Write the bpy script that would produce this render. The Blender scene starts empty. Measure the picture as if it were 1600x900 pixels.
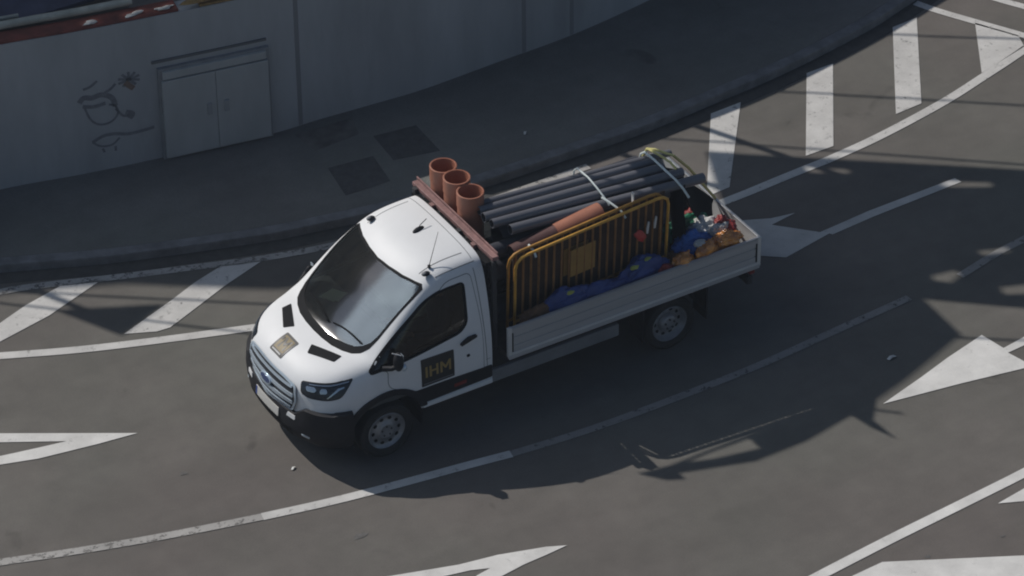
import bpy, bmesh, math, random
import numpy as np
from mathutils import Vector, Matrix, geometry
from mathutils.bvhtree import BVHTree
random.seed(7)
SC = bpy.context.scene
COL = SC.collection
R = math.radians

# ------------------------------------------------------------------ camera
cd = bpy.data.cameras.new('camera'); cam = bpy.data.objects.new('camera', cd); COL.objects.link(cam)
cd.sensor_width = 36; cd.lens = 6093.96 / 1600 * 36; cd.clip_start = 1; cd.clip_end = 2000
cr = Vector((-0.8553139, 0.51803228, -0.00898261)); cu = Vector((-0.30875957, -0.49571183, 0.81174954)); cf = Vector((-0.41605968, -0.69707413, -0.58393664))
m = Matrix.Identity(4)
for i in range(3):
    m[i][0] = cr[i]; m[i][1] = cu[i]; m[i][2] = -cf[i]
m.translation = (16.46, 31.30482, 27.10567)
cam.matrix_world = m
SC.camera = cam

# ------------------------------------------------------------------ sky, sun, exposure
SUN = Vector((0.43, -0.89, 1.0)).normalized()
w = bpy.data.worlds.new('World'); SC.world = w; w.use_nodes = True
nt = w.node_tree
sky = nt.nodes.new('ShaderNodeTexSky'); sky.sky_type = 'NISHITA'; sky.sun_disc = False
sky.sun_elevation = math.asin(SUN.z); sky.sun_rotation = math.atan2(SUN.x, SUN.y)
sky.air_density = 1.0; sky.dust_density = 1.0; sky.ozone_density = 2.5
bg = nt.nodes['Background']; bg.inputs['Strength'].default_value = 0.048
# bright cloud patch added to the unseen sky for the windscreen's reflection
tc = nt.nodes.new('ShaderNodeTexCoord'); dp = nt.nodes.new('ShaderNodeVectorMath'); dp.operation = 'DOT_PRODUCT'
dp.inputs[1].default_value = Vector((.66, -.34, .67)).normalized(); nt.links.new(tc.outputs['Generated'], dp.inputs[0])
m1 = nt.nodes.new('ShaderNodeMapRange'); m1.interpolation_type = 'SMOOTHSTEP'; m1.inputs[1].default_value = .945; m1.inputs[2].default_value = .968; nt.links.new(dp.outputs['Value'], m1.inputs[0])
cn = nt.nodes.new('ShaderNodeTexNoise'); cn.inputs['Scale'].default_value = 4; cn.inputs['Detail'].default_value = 6; nt.links.new(tc.outputs['Generated'], cn.inputs['Vector'])
m2_ = nt.nodes.new('ShaderNodeMapRange'); m2_.inputs[1].default_value = .3; m2_.inputs[2].default_value = .65; m2_.inputs[3].default_value = .45; nt.links.new(cn.outputs['Fac'], m2_.inputs[0])
mm = nt.nodes.new('ShaderNodeMath'); mm.operation = 'MULTIPLY'; nt.links.new(m1.outputs[0], mm.inputs[0]); nt.links.new(m2_.outputs[0], mm.inputs[1])
cm = nt.nodes.new('ShaderNodeMix'); cm.data_type = 'RGBA'; cm.inputs[7].default_value = (27, 32, 37, 1)
nt.links.new(mm.outputs[0], cm.inputs[0]); nt.links.new(sky.outputs[0], cm.inputs[6]); nt.links.new(cm.outputs[2], bg.inputs['Color'])
sd = bpy.data.lights.new('sun', 'SUN'); sd.energy = 3.3; sd.angle = R(0.5); sd.color = (1, .955, .90)
so = bpy.data.objects.new('sun', sd); COL.objects.link(so)
so.rotation_euler = (-SUN).to_track_quat('-Z', 'Y').to_euler(); so.location = SUN * 60
SC.view_settings.view_transform = 'Standard'; SC.view_settings.look = 'None'
SC.view_settings.exposure = 0.0; SC.view_settings.gamma = 1
SC.view_settings.use_curve_mapping = False
SC.cycles.max_bounces = 8; SC.cycles.transparent_max_bounces = 12
SC.cycles.filter_width = 2.0
SC.cycles.use_denoising = True

# ------------------------------------------------------------------ materials
def mat(name, col, rough=.6, metal=0, noise=0, scale=6, coat=0, bump=0, bscale=60, spec=.5, col2=None, stretch=None):
    M = bpy.data.materials.new(name); M.use_nodes = True
    t = M.node_tree; b = t.nodes['Principled BSDF']
    b.inputs['Base Color'].default_value = (*col, 1); b.inputs['Roughness'].default_value = rough
    b.inputs['Metallic'].default_value = metal; b.inputs['Specular IOR Level'].default_value = spec
    if coat: b.inputs['Coat Weight'].default_value = coat; b.inputs['Coat Roughness'].default_value = .05
    if noise or bump:
        tc = t.nodes.new('ShaderNodeTexCoord'); mp = t.nodes.new('ShaderNodeMapping')
        t.links.new(tc.outputs['Object'], mp.inputs[0])
        if stretch: mp.inputs['Scale'].default_value = stretch
    if noise:
        n = t.nodes.new('ShaderNodeTexNoise'); n.inputs['Scale'].default_value = scale; n.inputs['Detail'].default_value = 6; n.inputs['Roughness'].default_value = .6
        t.links.new(mp.outputs[0], n.inputs['Vector'])
        r = t.nodes.new('ShaderNodeValToRGB'); r.color_ramp.elements[0].position = .3; r.color_ramp.elements[1].position = .7
        c2 = col2 or tuple(c * (1 - noise) for c in col)
        r.color_ramp.elements[0].color = (*c2, 1); r.color_ramp.elements[1].color = (*[min(1, c * (1 + noise * .4)) for c in col], 1)
        t.links.new(n.outputs['Fac'], r.inputs[0]); t.links.new(r.outputs[0], b.inputs['Base Color'])
    if bump:
        n2 = t.nodes.new('ShaderNodeTexNoise'); n2.inputs['Scale'].default_value = bscale; n2.inputs['Detail'].default_value = 4
        t.links.new(mp.outputs[0], n2.inputs['Vector'])
        bp = t.nodes.new('ShaderNodeBump'); bp.inputs['Strength'].default_value = bump; bp.inputs['Distance'].default_value = .01
        t.links.new(n2.outputs['Fac'], bp.inputs['Height']); t.links.new(bp.outputs[0], b.inputs['Normal'])
    return M

def asphalt(name, c, lane=True):
    M = bpy.data.materials.new(name); M.use_nodes = True; t = M.node_tree; b = t.nodes['Principled BSDF']
    b.inputs['Roughness'].default_value = .85; b.inputs['Specular IOR Level'].default_value = .25
    tc = t.nodes.new('ShaderNodeTexCoord')
    def noise(scale, st=(1, 1, 1), det=5, rough=.55, dist=0):
        mp = t.nodes.new('ShaderNodeMapping'); mp.inputs['Scale'].default_value = st; t.links.new(tc.outputs['Object'], mp.inputs[0])
        n = t.nodes.new('ShaderNodeTexNoise'); n.inputs['Scale'].default_value = scale; n.inputs['Detail'].default_value = det
        n.inputs['Roughness'].default_value = rough; n.inputs['Distortion'].default_value = dist
        t.links.new(mp.outputs[0], n.inputs['Vector']); return n
    def ramp(n, p0, p1, v0, v1):
        r = t.nodes.new('ShaderNodeMapRange'); r.inputs[1].default_value = p0; r.inputs[2].default_value = p1; r.inputs[3].default_value = v0; r.inputs[4].default_value = v1
        t.links.new(n.outputs['Fac'], r.inputs[0]); return r.outputs[0]
    def mul(a, bb):
        x = t.nodes.new('ShaderNodeMath'); x.operation = 'MULTIPLY'; t.links.new(a, x.inputs[0]); t.links.new(bb, x.inputs[1]); return x.outputs[0]
    v = ramp(noise(.35, (1, 1, 1), 4, .6), .3, .7, .85, 1.10)              # broad wear
    v = mul(v, ramp(noise(.9, (.22, 1.6, 1), 5, .6, .3), .3, .72, .90, 1.07))      # streaks along the lane
    v = mul(v, ramp(noise(3.2, (1, 1, 1), 5, .65), .28, .72, .90, 1.08))
    v = mul(v, ramp(noise(70, (1, 1, 1), 2, .6), .25, .75, .86, 1.14))            # aggregate
    v = mul(v, ramp(noise(1.3, (1, 1, 1), 3, .5, .8), .70, .78, 1, .72))          # small dark spots
    ch = ramp(noise(.25, (1, 1, 1), 2, .5), .35, .65, 0, 1)
    mx = t.nodes.new('ShaderNodeMix'); mx.data_type = 'RGBA'
    mx.inputs[6].default_value = (c[0] * 1.03, c[1] * .99, c[2] * .99, 1); mx.inputs[7].default_value = (c[0] * .97, c[1] * 1.01, c[2] * .98, 1)
    t.links.new(ch, mx.inputs[0])
    sc_ = t.nodes.new('ShaderNodeVectorMath'); sc_.operation = 'SCALE'
    t.links.new(mx.outputs[2], sc_.inputs[0]); t.links.new(v, sc_.inputs['Scale']); t.links.new(sc_.outputs[0], b.inputs['Base Color'])
    bp = t.nodes.new('ShaderNodeBump'); bp.inputs['Strength'].default_value = .35; bp.inputs['Distance'].default_value = .006
    t.links.new(noise(90, (1, 1, 1), 3).outputs['Fac'], bp.inputs['Height']); t.links.new(bp.outputs[0], b.inputs['Normal'])
    return M

def paint_mat(name, c, wear=.5, lo=.36):
    """worn road paint: transparent where the paint has flaked off"""
    M = bpy.data.materials.new(name); M.use_nodes = True; t = M.node_tree; b = t.nodes['Principled BSDF']
    b.inputs['Roughness'].default_value = .7; b.inputs['Specular IOR Level'].default_value = .3
    tc = t.nodes.new('ShaderNodeTexCoord')
    n = t.nodes.new('ShaderNodeTexNoise'); n.inputs['Scale'].default_value = 2.2; n.inputs['Detail'].default_value = 7; n.inputs['Roughness'].default_value = .65
    t.links.new(tc.outputs['Object'], n.inputs['Vector'])
    r = t.nodes.new('ShaderNodeValToRGB'); r.color_ramp.elements[0].position = .3; r.color_ramp.elements[1].position = .68
    r.color_ramp.elements[0].color = (*[x * .74 for x in c], 1); r.color_ramp.elements[1].color = (*c, 1)
    t.links.new(n.outputs['Fac'], r.inputs[0]); t.links.new(r.outputs[0], b.inputs['Base Color'])
    n2 = t.nodes.new('ShaderNodeTexNoise'); n2.inputs['Scale'].default_value = 9; n2.inputs['Detail'].default_value = 8; n2.inputs['Roughness'].default_value = .75
    t.links.new(tc.outputs['Object'], n2.inputs['Vector'])
    mr = t.nodes.new('ShaderNodeMapRange'); mr.inputs[1].default_value = lo - .05; mr.inputs[2].default_value = lo + .04; mr.inputs[3].default_value = 1 - wear; mr.inputs[4].default_value = 1
    t.links.new(n2.outputs['Fac'], mr.inputs[0]); t.links.new(mr.outputs[0], b.inputs['Alpha'])
    return M

def glass_mat(name, tint, refl=1.0, rough=.02, ior=1.6, dust=0):
    M = bpy.data.materials.new(name); M.use_nodes = True; t = M.node_tree
    for n in list(t.nodes): t.nodes.remove(n)
    o = t.nodes.new('ShaderNodeOutputMaterial'); mx = t.nodes.new('ShaderNodeMixShader')
    tr = t.nodes.new('ShaderNodeBsdfTransparent'); tr.inputs[0].default_value = (*tint, 1)
    gl = t.nodes.new('ShaderNodeBsdfGlossy'); gl.inputs['Roughness'].default_value = rough; gl.inputs[0].default_value = (refl, refl, refl, 1)
    fr = t.nodes.new('ShaderNodeFresnel'); fr.inputs[0].default_value = ior
    t.links.new(fr.outputs[0], mx.inputs[0]); t.links.new(tr.outputs[0], mx.inputs[1]); t.links.new(gl.outputs[0], mx.inputs[2])
    if dust:
        df = t.nodes.new('ShaderNodeBsdfDiffuse'); df.inputs[0].default_value = (.6, .62, .6, 1); m2 = t.nodes.new('ShaderNodeMixShader'); m2.inputs[0].default_value = dust
        t.links.new(mx.outputs[0], m2.inputs[1]); t.links.new(df.outputs[0], m2.inputs[2]); mx = m2
    t.links.new(mx.outputs[0], o.inputs[0])
    return M

MT = {
 'road': asphalt('asphalt', (.133, .123, .112)),
 'walk': asphalt('pavement_asphalt', (.172, .170, .160)),
 'kerbstone': mat('kerb_concrete', (.185, .185, .19), .9, noise=.35, scale=5, bump=.3, bscale=30),
 'gutter': mat('gutter_tarmac', (.06, .058, .055), .9, noise=.3, scale=7, bump=.3),
 'tar': mat('tar_seam', (.085, .08, .076), .8, noise=.5, scale=9),
 'oil': mat('oil_spot', (.11, .104, .098), .75, noise=.4, scale=12),
 'patch': mat('dark_patch', (.085, .082, .082), .85, noise=.3, scale=8, bump=.4),
 'patch_red': mat('reddish_patch', (.145, .135, .125), .85, noise=.4, scale=5, bump=.4),
 'paint': paint_mat('road_paint', (.60, .585, .56), .6, .39),
 'paint_bright': paint_mat('fresh_road_paint', (.70, .685, .655), .5, .35),
 'paint_thin': paint_mat('worn_shaded_road_paint', (.40, .385, .365), .65, .45),  # worn paint; on the kerbside edge line it also carries the shade
 'paint_mid': paint_mat('shade_dulled_road_paint', (.54, .53, .51), .4, .36),  # arrow behind the truck: its shade is put into a duller colour
 'paint_shade': paint_mat('shaded_road_paint', (.27, .262, .252), .6, .42),  # wear and the shade over these stretches, both put into the colour
 'wall': mat('painted_wall', (.39, .40, .41), .9, noise=.22, scale=1.6, stretch=(1, 1, .25), bump=.3, bscale=25),
 'coping': mat('coping', (.20, .185, .15), .9, noise=.5, scale=9, bump=.5, bscale=20),
 'seam': mat('wall_seam', (.23, .235, .24), .9),
 'spray': mat('spray_paint', (.12, .12, .14), .8, noise=.5, scale=18, col2=(.22, .23, .24)),
 'spray_rust': mat('spray_rust', (.20, .14, .11), .7),
 'cabinet': mat('cabinet_paint', (.42, .43, .425), .6, noise=.14, scale=2.5, stretch=(1, 1, .3), bump=.2, bscale=12),
 'handle': mat('handle_paint', (.33, .335, .34), .7),
 'hood': mat('hood_strip', (.13, .135, .14), .8),
 'cabinet_frame': mat('cabinet_frame', (.27, .275, .28), .7, noise=.2),
 'white': mat('white_car_paint', (.74, .745, .75), .5, noise=.04, scale=3, spec=.35),
 'black': mat('black_plastic', (.018, .018, .021), .6, noise=.25, scale=12, spec=.25),
 'seal': mat('rubber_seal', (.010, .010, .011), .7, spec=.12),
 'seamline': mat('panel_gap', (.16, .165, .17), .6),
 'tyre': mat('tyre_rubber', (.018, .018, .018), .85, noise=.3, scale=20),
 'rim': mat('steel_rim', (.33, .33, .34), .45, metal=.5, noise=.25, scale=8),
 'chrome': mat('chrome', (.60, .70, .80), .3, metal=.55),
 'lens': mat('lamp_lens', (.025, .03, .038), .12, spec=.4),
 'lampbright': mat('lamp_reflector', (.50, .55, .60), .15, metal=.8),
 'amber': mat('amber', (.5, .12, .02), .3),
 'red': mat('red_plastic', (.20, .02, .015), .35),
 'plate': mat('number_plate', (.56, .55, .52), .4),
 'eu': mat('plate_blue', (.03, .07, .3), .4),
 'blue_badge': mat('badge_blue', (.02, .05, .16), .2, coat=1),
 'alu': mat('aluminium_board', (.47, .47, .48), .5, metal=.25, noise=.12, scale=2, stretch=(.25, 1, 6)),
 'alu_light': mat('aluminium_edge', (.66, .66, .65), .45, metal=.2, noise=.1),
 'steel': mat('chassis_steel', (.035, .035, .038), .7, noise=.3),
 'guard': mat('grey_guard', (.20, .205, .215), .6, noise=.2, scale=4),
 'rackred': mat('rusty_rack_beam', (.27, .15, .14), .6, noise=.4, scale=9),
 'floor': mat('bed_plywood', (.055, .045, .038), .8, noise=.4, scale=6),
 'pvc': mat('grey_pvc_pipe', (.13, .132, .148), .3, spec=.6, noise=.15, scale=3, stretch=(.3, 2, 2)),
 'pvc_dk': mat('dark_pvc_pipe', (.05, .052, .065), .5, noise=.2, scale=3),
 'pvc_in': mat('pipe_inside', (.03, .03, .035), .7),
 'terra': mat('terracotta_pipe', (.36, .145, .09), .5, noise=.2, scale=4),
 'terra_shade': mat('shaded_terracotta_pipe', (.10, .045, .04), .55, noise=.3, scale=5),  # terracotta darkened to carry the shade on the front length
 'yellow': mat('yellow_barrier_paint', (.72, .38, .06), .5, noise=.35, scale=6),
 'bar': mat('shaded_barrier_bars', (.33, .16, .05), .65, noise=.4, scale=6),  # duller than the rails: shade on the bars is put into the colour
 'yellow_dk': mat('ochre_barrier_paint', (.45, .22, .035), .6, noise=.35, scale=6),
 'panel': mat('barrier_panel', (.38, .22, .06), .6, noise=.2, scale=5),
 'redpaint': mat('red_reflector', (.5, .05, .04), .4),
 'whitepaint': mat('white_reflector', (.7, .7, .68), .5),
 'blue': mat('blue_plastic', (.025, .06, .24), .5, noise=.25, scale=7),
 'blue_lt': mat('light_blue_plastic', (.04, .16, .50), .45, noise=.2, scale=7),
 'limey': mat('lime_patch', (.38, .42, .10), .6),
 'green': mat('green_tarp', (.015, .16, .09), .5, noise=.5, scale=9, bump=.6, bscale=14),
 'sackwhite': mat('white_sack', (.62, .62, .60), .8, noise=.35, scale=9, bump=.6, bscale=14),
 'redsack': mat('red_sack', (.30, .03, .028), .55, noise=.4, scale=10, bump=.7, bscale=14),
 'gold': mat('gold_brown_sack', (.72, .30, .05), .2, spec=.9, noise=.8, scale=9, col2=(.20, .04, .01), bump=.8, bscale=12),
 'brown': mat('brown_board', (.17, .085, .04), .75, noise=.4, scale=6),
 'brownboard': mat('dark_brown_board', (.085, .05, .032), .8, noise=.5, scale=4),
 'tarp': mat('dark_tarp', (.008, .010, .011), .8, spec=.15, noise=.4, scale=5, bump=.5, bscale=6),
 'rope_w': mat('pale_strap', (.66, .72, .70), .7),
 'rope_y': mat('yellow_strap', (.62, .56, .22), .7),
 'gold_sign': mat('gold_lettering', (.30, .21, .07), .5),
 'yellow_sign': mat('yellow_sign', (.17, .12, .035), .5, noise=.15, scale=20),
 'black_sign': mat('black_sign', (.02, .02, .02), .45),
 'interior': mat('cab_interior', (.075, .08, .08), .8),
 'seat': mat('seat_cloth', (.13, .15, .14), .9, noise=.2, scale=20),
 'paper': mat('pale_paper', (.62, .62, .46), .8),
 'skin': mat('skin', (.42, .23, .16), .6),
 'hair': mat('dark_hair', (.03, .02, .015), .7),
 'shirt': mat('dark_workwear', (.06, .07, .09), .85, noise=.2, scale=15),
 'roofred': mat('red_brown_sheet', (.19, .045, .03), .75, noise=.5, scale=5, bump=.4, bscale=9),
 'gutterpipe': mat('grey_green_gutter', (.42, .42, .36), .6, noise=.3, scale=5),
 'darkroof': mat('dark_roof_sheet', (.06, .065, .11), .8, noise=.4, scale=3),
 'stone': mat('pale_rubble', (.72, .68, .62), .8, noise=.2, scale=12),
 'ochre': mat('ochre_debris', (.36, .22, .08), .85, noise=.5, scale=12),
 'facade': mat('dark_facade', (.22, .20, .18), .9, noise=.2, scale=1),
 'darkglass': mat('dark_window', (.03, .035, .04), .1),
 'cable': mat('cable_black', (.02, .02, .02), .7),
 'slab': mat('roof_slab', (.3, .29, .27), .9, noise=.2, scale=2),
}
WS = glass_mat('windscreen_glass', (.70, .78, .74), 1.0, .11, 2.7, .015)
SG = glass_mat('side_glass', (.32, .34, .35), .8, .02)

# ------------------------------------------------------------------ helpers
class MB:
    def __init__(s): s.v = []; s.f = []; s.mi = []; s.cur = 0
    def add(s, vs, fs):
        o = len(s.v); s.v += [tuple(v) for v in vs]
        for f in fs: s.f.append([o + i for i in f]); s.mi.append(s.cur)
    def box(s, a, b, M=None):
        x0, y0, z0 = a; x1, y1, z1 = b
        V = [Vector(p) for p in ((x0,y0,z0),(x1,y0,z0),(x1,y1,z0),(x0,y1,z0),(x0,y0,z1),(x1,y0,z1),(x1,y1,z1),(x0,y1,z1))]
        if M: V = [M @ p for p in V]
        s.add(V, [(0,3,2,1),(4,5,6,7),(0,1,5,4),(1,2,6,5),(2,3,7,6),(3,0,4,7)])
    def tube(s, pts, r, n=12, caps=True, inner=None):
        pts = [Vector(p) for p in pts]; rr = r if isinstance(r, (list, tuple)) else [r] * len(pts)
        rings = []; up = None
        for i, p in enumerate(pts):
            d = (pts[min(i+1, len(pts)-1)] - pts[max(i-1, 0)]).normalized()
            if up is None:
                up = Vector((0, 0, 1)) if abs(d.z) < .9 else Vector((1, 0, 0))
            a = d.cross(up).normalized(); up = a.cross(d).normalized()
            rings.append([p + (a * math.cos(2*math.pi*k/n) + up * math.sin(2*math.pi*k/n)) * rr[i] for k in range(n)])
        V = [q for g in rings for q in g]; F = []
        for i in range(len(pts)-1):
            for k in range(n): F.append((i*n+k, i*n+(k+1) % n, (i+1)*n+(k+1) % n, (i+1)*n+k))
        if caps: F.append(tuple(range(n))[::-1]); F.append(tuple((len(pts)-1)*n+k for k in range(n)))
        s.add(V, F)
    def pipe(s, a, b, r, t=.012, n=28, mi_in=1):
        """open ended pipe with a wall thickness"""
        a = Vector(a); b = Vector(b); d = (b-a).normalized(); u = Vector((0,0,1)) if abs(d.z) < .9 else Vector((1,0,0))
        x = d.cross(u).normalized(); y = x.cross(d)
        def ring(c, q): return [c + (x*math.cos(2*math.pi*k/n) + y*math.sin(2*math.pi*k/n))*q for k in range(n)]
        V = ring(a, r)+ring(b, r)+ring(a, r-t)+ring(b, r-t); F = []
        for k in range(n):
            k2 = (k+1) % n
            F += [(k, k2, n+k2, n+k), (k2, k, 2*n+k, 2*n+k2), (n+k, n+k2, 3*n+k2, 3*n+k)]
        s.add(V, F); c = s.cur; s.cur = mi_in
        s.add(V, [(2*n+(k+1) % n, 2*n+k, 3*n+k, 3*n+(k+1) % n) for k in range(n)]); s.cur = c
    def lathe(s, prof, c, ax='y', n=48, sgn=1):
        V = []; F = []
        for (r, h) in prof:
            for k in range(n):
                a = 2*math.pi*k/n
                if ax == 'y': V.append((c[0]+r*math.cos(a), c[1]+sgn*h, c[2]+r*math.sin(a)))
                else: V.append((c[0]+r*math.cos(a), c[1]+r*math.sin(a), c[2]+h))
        for i in range(len(prof)-1):
            for k in range(n): F.append((i*n+k, i*n+(k+1) % n, (i+1)*n+(k+1) % n, (i+1)*n+k))
        s.add(V, F)
    def prism(s, poly, z0, z1, holes=(), f=None):
        """2D polygon (with holes) extruded; f maps (u, v, h) to a point"""
        f = f or (lambda u, v, h: (u, v, h))
        loops = [list(poly)] + [list(h) for h in holes]
        tri = geometry.tessellate_polygon([[Vector((p[0], p[1], 0)) for p in L] for L in loops])
        P = [p for L in loops for p in L]; n = len(P)
        V = [f(p[0], p[1], z0) for p in P] + [f(p[0], p[1], z1) for p in P]
        F = [tuple(t) for t in tri] + [tuple(i+n for i in t) for t in tri]
        o = 0
        for L in loops:
            k = len(L)
            for i in range(k): F.append((o+i, o+(i+1) % k, n+o+(i+1) % k, n+o+i))
            o += k
        s.add(V, F)
    def build(s, name, mats, parent=None, smooth=False, bevel=0, fix=True):
        me = bpy.data.meshes.new(name); me.from_pydata(s.v, [], s.f)
        for m_ in (mats if isinstance(mats, (list, tuple)) else [mats]): me.materials.append(m_)
        for p, i in zip(me.polygons, s.mi): p.material_index = i
        if fix:
            b = bmesh.new(); b.from_mesh(me); bmesh.ops.recalc_face_normals(b, faces=b.faces); b.to_mesh(me); b.free()
        o = bpy.data.objects.new(name, me); COL.objects.link(o)
        if smooth:
            me.shade_smooth() if hasattr(me, 'shade_smooth') else None
            try: me.set_sharp_from_angle(angle=R(38))
            except Exception: pass
        if bevel:
            bv = o.modifiers.new('bevel', 'BEVEL'); bv.width = bevel; bv.segments = 2; bv.limit_method = 'ANGLE'
        if parent: o.parent = parent
        return o

def empty(name, loc=(0, 0, 0)):
    o = bpy.data.objects.new(name, None); COL.objects.link(o); o.location = loc; o.empty_display_size = .2; return o
def tag(o, label=None, cat=None, group=None, kind=None):
    if label: o['label'] = label
    if cat: o['category'] = cat
    if group: o['group'] = group
    if kind: o['kind'] = kind
    return o
def base(root, obs=None):
    """move children so that root can sit at its base: children keep world place"""
    pass

# ------------------------------------------------------------------ ground
def structure(o): return tag(o, kind='structure')
mb = MB(); mb.add([(-400,-400,0),(400,-400,0),(400,400,0),(-400,400,0)], [(0,1,2,3)])
structure(mb.build('road', MT['road']))

def smooth_line(P, n=8):
    out = []
    Q = [Vector((*p, 0)) for p in P]; Q = [Q[0]*2-Q[1]] + Q + [Q[-1]*2-Q[-2]]
    for i in range(1, len(Q)-2):
        for k in range(n):
            t = k/n; a, b, c, d = Q[i-1:i+3]
            out.append(.5*((2*b)+(c-a)*t+(2*a-5*b+4*c-d)*t*t+(3*b-a-3*c+d)*t**3))
    out.append(Q[-2]); return [(q.x, q.y) for q in out]
def offset(P, d):
    o = []
    for i, p in enumerate(P):
        a = Vector(P[max(i-1, 0)]); b = Vector(P[min(i+1, len(P)-1)]); t = (b-a).normalized()
        o.append((p[0]-t.y*d, p[1]+t.x*d))
    return o

KERB = [(9,-7.6),(6.5,-6.4),(4.6,-5.65),(2.7,-4.78),(1.75,-4.36),(.85,-3.98),(-.72,-3.47),(-1.55,-3.28),(-2.6,-3.10),(-3.8,-3.03),(-5.0,-3.02),(-6.0,-3.02),(-7.07,-3.11),(-8.28,-3.23),(-9.58,-3.46),(-10.33,-3.66),(-11.6,-4.1),(-13.2,-4.8),(-16,-6.3),(-22,-9.5)]
kl = smooth_line(KERB)
kin = offset(kl, .16)     # towards the wall
if sum(p[1] for p in kin) > sum(p[1] for p in kl): kin = offset(kl, -.16)
sgn = 1 if sum(p[1] for p in offset(kl, .16)) < sum(p[1] for p in kl) else -1
def strip(name, a, b, z0, z1, m_, bev=0):
    mb = MB(); n = len(a)
    V = [(p[0], p[1], z1) for p in a] + [(p[0], p[1], z1) for p in b] + [(p[0], p[1], z0) for p in a] + [(p[0], p[1], z0) for p in b]
    F = []
    for i in range(n-1):
        F += [(i, i+1, n+i+1, n+i), (2*n+i, 2*n+i+1, i+1, i), (n+i, n+i+1, 3*n+i+1, 3*n+i)]
    F += [(0, n, 3*n, 2*n), (n-1, 2*n-1, 4*n-1, 3*n-1)]
    mb.add(V, F); return mb.build(name, m_, bevel=bev)
structure(strip('kerb', kl, kin, 0, .125, MT['kerbstone'], .015))
structure(strip('gutter', offset(kl, -sgn*.0), offset(kl, -sgn*.22), .0, .004, MT['gutter']))
# pavement from the kerb's back to far behind the wall
far = [(p[0], -70) for p in kin]
structure(strip('pavement', kin, far, 0, .12, MT['walk']))
for nm, P, m_ in (('paving_patch', [(-2.144,-4.287),(-2.756,-4.225),(-2.664,-3.63),(-2.038,-3.642)], 'patch'),
                  ('paving_patch', [(-2.976,-4.614),(-3.557,-4.544),(-3.523,-3.881),(-2.922,-4.003)], 'patch'),
                  ('paving_patch', [(-2.15,-5.16),(-2.95,-5.12),(-2.85,-4.75),(-2.2,-4.70)], 'patch_red')):
    mb = MB(); mb.add([(x, y, .1245) for x, y in P], [(0,1,2,3)]); structure(mb.build(nm, MT[m_]))

for (x, y, r_) in ((2.1,.05,.05),(.95,2.05,.08),(-4.1,5.6,.04),(-5.0,5.75,.03)):
    mb = MB(); rr = random.Random(int(x*100)); mb.add([(x+r_*(1+.35*rr.uniform(-1,1))*math.cos(k*.52), y+r_*.6*(1+.35*rr.uniform(-1,1))*math.sin(k*.52), .0044) for k in range(12)], [tuple(range(12))]); structure(mb.build('oil_spot', MT['oil']))
# painted markings
def marking(name, poly, m_='paint', z=.008):
    poly = [(p[0], p[1]) for p in poly]
    mb = MB(); tri = geometry.tessellate_polygon([[Vector((*p, 0)) for p in poly]])
    mb.add([(x, y, z) for x, y in poly], [tuple(t) for t in tri])
    o = mb.build(name, MT[m_])
    for p in o.data.polygons:
        if p.normal.z < 0: p.flip()
    return structure(o)
def line(name, P, wd, m_='paint', z=.008):
    s = smooth_line(P, 6); a = offset(s, wd/2); b = offset(s, -wd/2)
    return marking(name, a + b[::-1], m_, z)
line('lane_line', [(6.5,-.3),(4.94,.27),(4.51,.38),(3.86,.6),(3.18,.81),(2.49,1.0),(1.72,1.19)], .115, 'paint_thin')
line('lane_line', [(1.72,1.19),(1.08,1.33),(.52,1.43),(-.1,1.52),(-.68,1.6),(-1.19,1.68)], .125, 'paint')
line('lane_line', [(-1.19,1.68),(-1.79,1.74),(-2.41,1.78),(-3.06,1.79),(-3.65,1.79),(-4.34,1.78),(-4.86,1.75),(-5.47,1.70),(-6.19,1.65),(-6.74,1.61)], .11, 'paint_shade')
line('lane_line', [(-7.51,1.57),(-8.2,1.42),(-9.07,1.28),(-11,.8)], .11, 'paint_shade')
line('lane_line', [(-2.42,5.31),(-2.91,5.25),(-3.92,5.15),(-4.92,5.07),(-5.86,4.99),(-6.63,4.9),(-8,4.75)], .135, 'paint_bright')
line('lane_line', [(-12.06,-2.33),(-11.2,-2.05),(-10.4,-1.82),(-9.57,-1.6),(-8.49,-1.40),(-7.69,-1.31),(-7.31,-1.29),(-6.94,-1.27),(-6.04,-1.22),(-4.57,-1.2),(-3.15,-1.25),(-1.98,-1.37),(-1.05,-1.57),(.11,-1.96),(1.19,-2.33),(2.07,-2.66),(2.91,-3.04),(4.2,-3.65)], .13, 'paint')
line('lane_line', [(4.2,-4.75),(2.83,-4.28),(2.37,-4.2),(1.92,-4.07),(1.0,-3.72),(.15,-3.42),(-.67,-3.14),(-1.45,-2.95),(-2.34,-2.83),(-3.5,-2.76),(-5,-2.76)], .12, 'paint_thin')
line('lane_line', [(-10.72,-3.75),(-10.85,-3.44),(-11.13,-2.91),(-11.43,-2.36),(-11.75,-1.7)], .12)
line('lane_line', [(-11.30,-4.1),(-11.68,-3.28),(-11.88,-2.91),(-12.2,-2.3)], .12)
marking('direction_arrow', [(3.99,-1.98),(3.54,-1.70),(2.21,-.88),(2.7,-.94),(3.37,-1.05),(3.79,-1.18),(4.06,-1.26),(3.99,-1.41),(3.72,-1.32),(3.28,-1.23),(2.96,-1.17),(3.61,-1.55),(3.95,-1.76)], 'paint_bright')
marking('direction_arrow', [(1.36,2.7),(1.01,2.82),(.3,3.04),(-.14,3.12),(-.66,3.28),(-.87,3.38),(-.58,3.4),(-.3,3.41),(-.01,3.45),(.32,3.52),(.44,3.45),(.23,3.3),(.04,3.27),(.24,3.19),(.56,3.12),(1.2,2.98),(1.57,2.8)], 'paint_bright')
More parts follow.
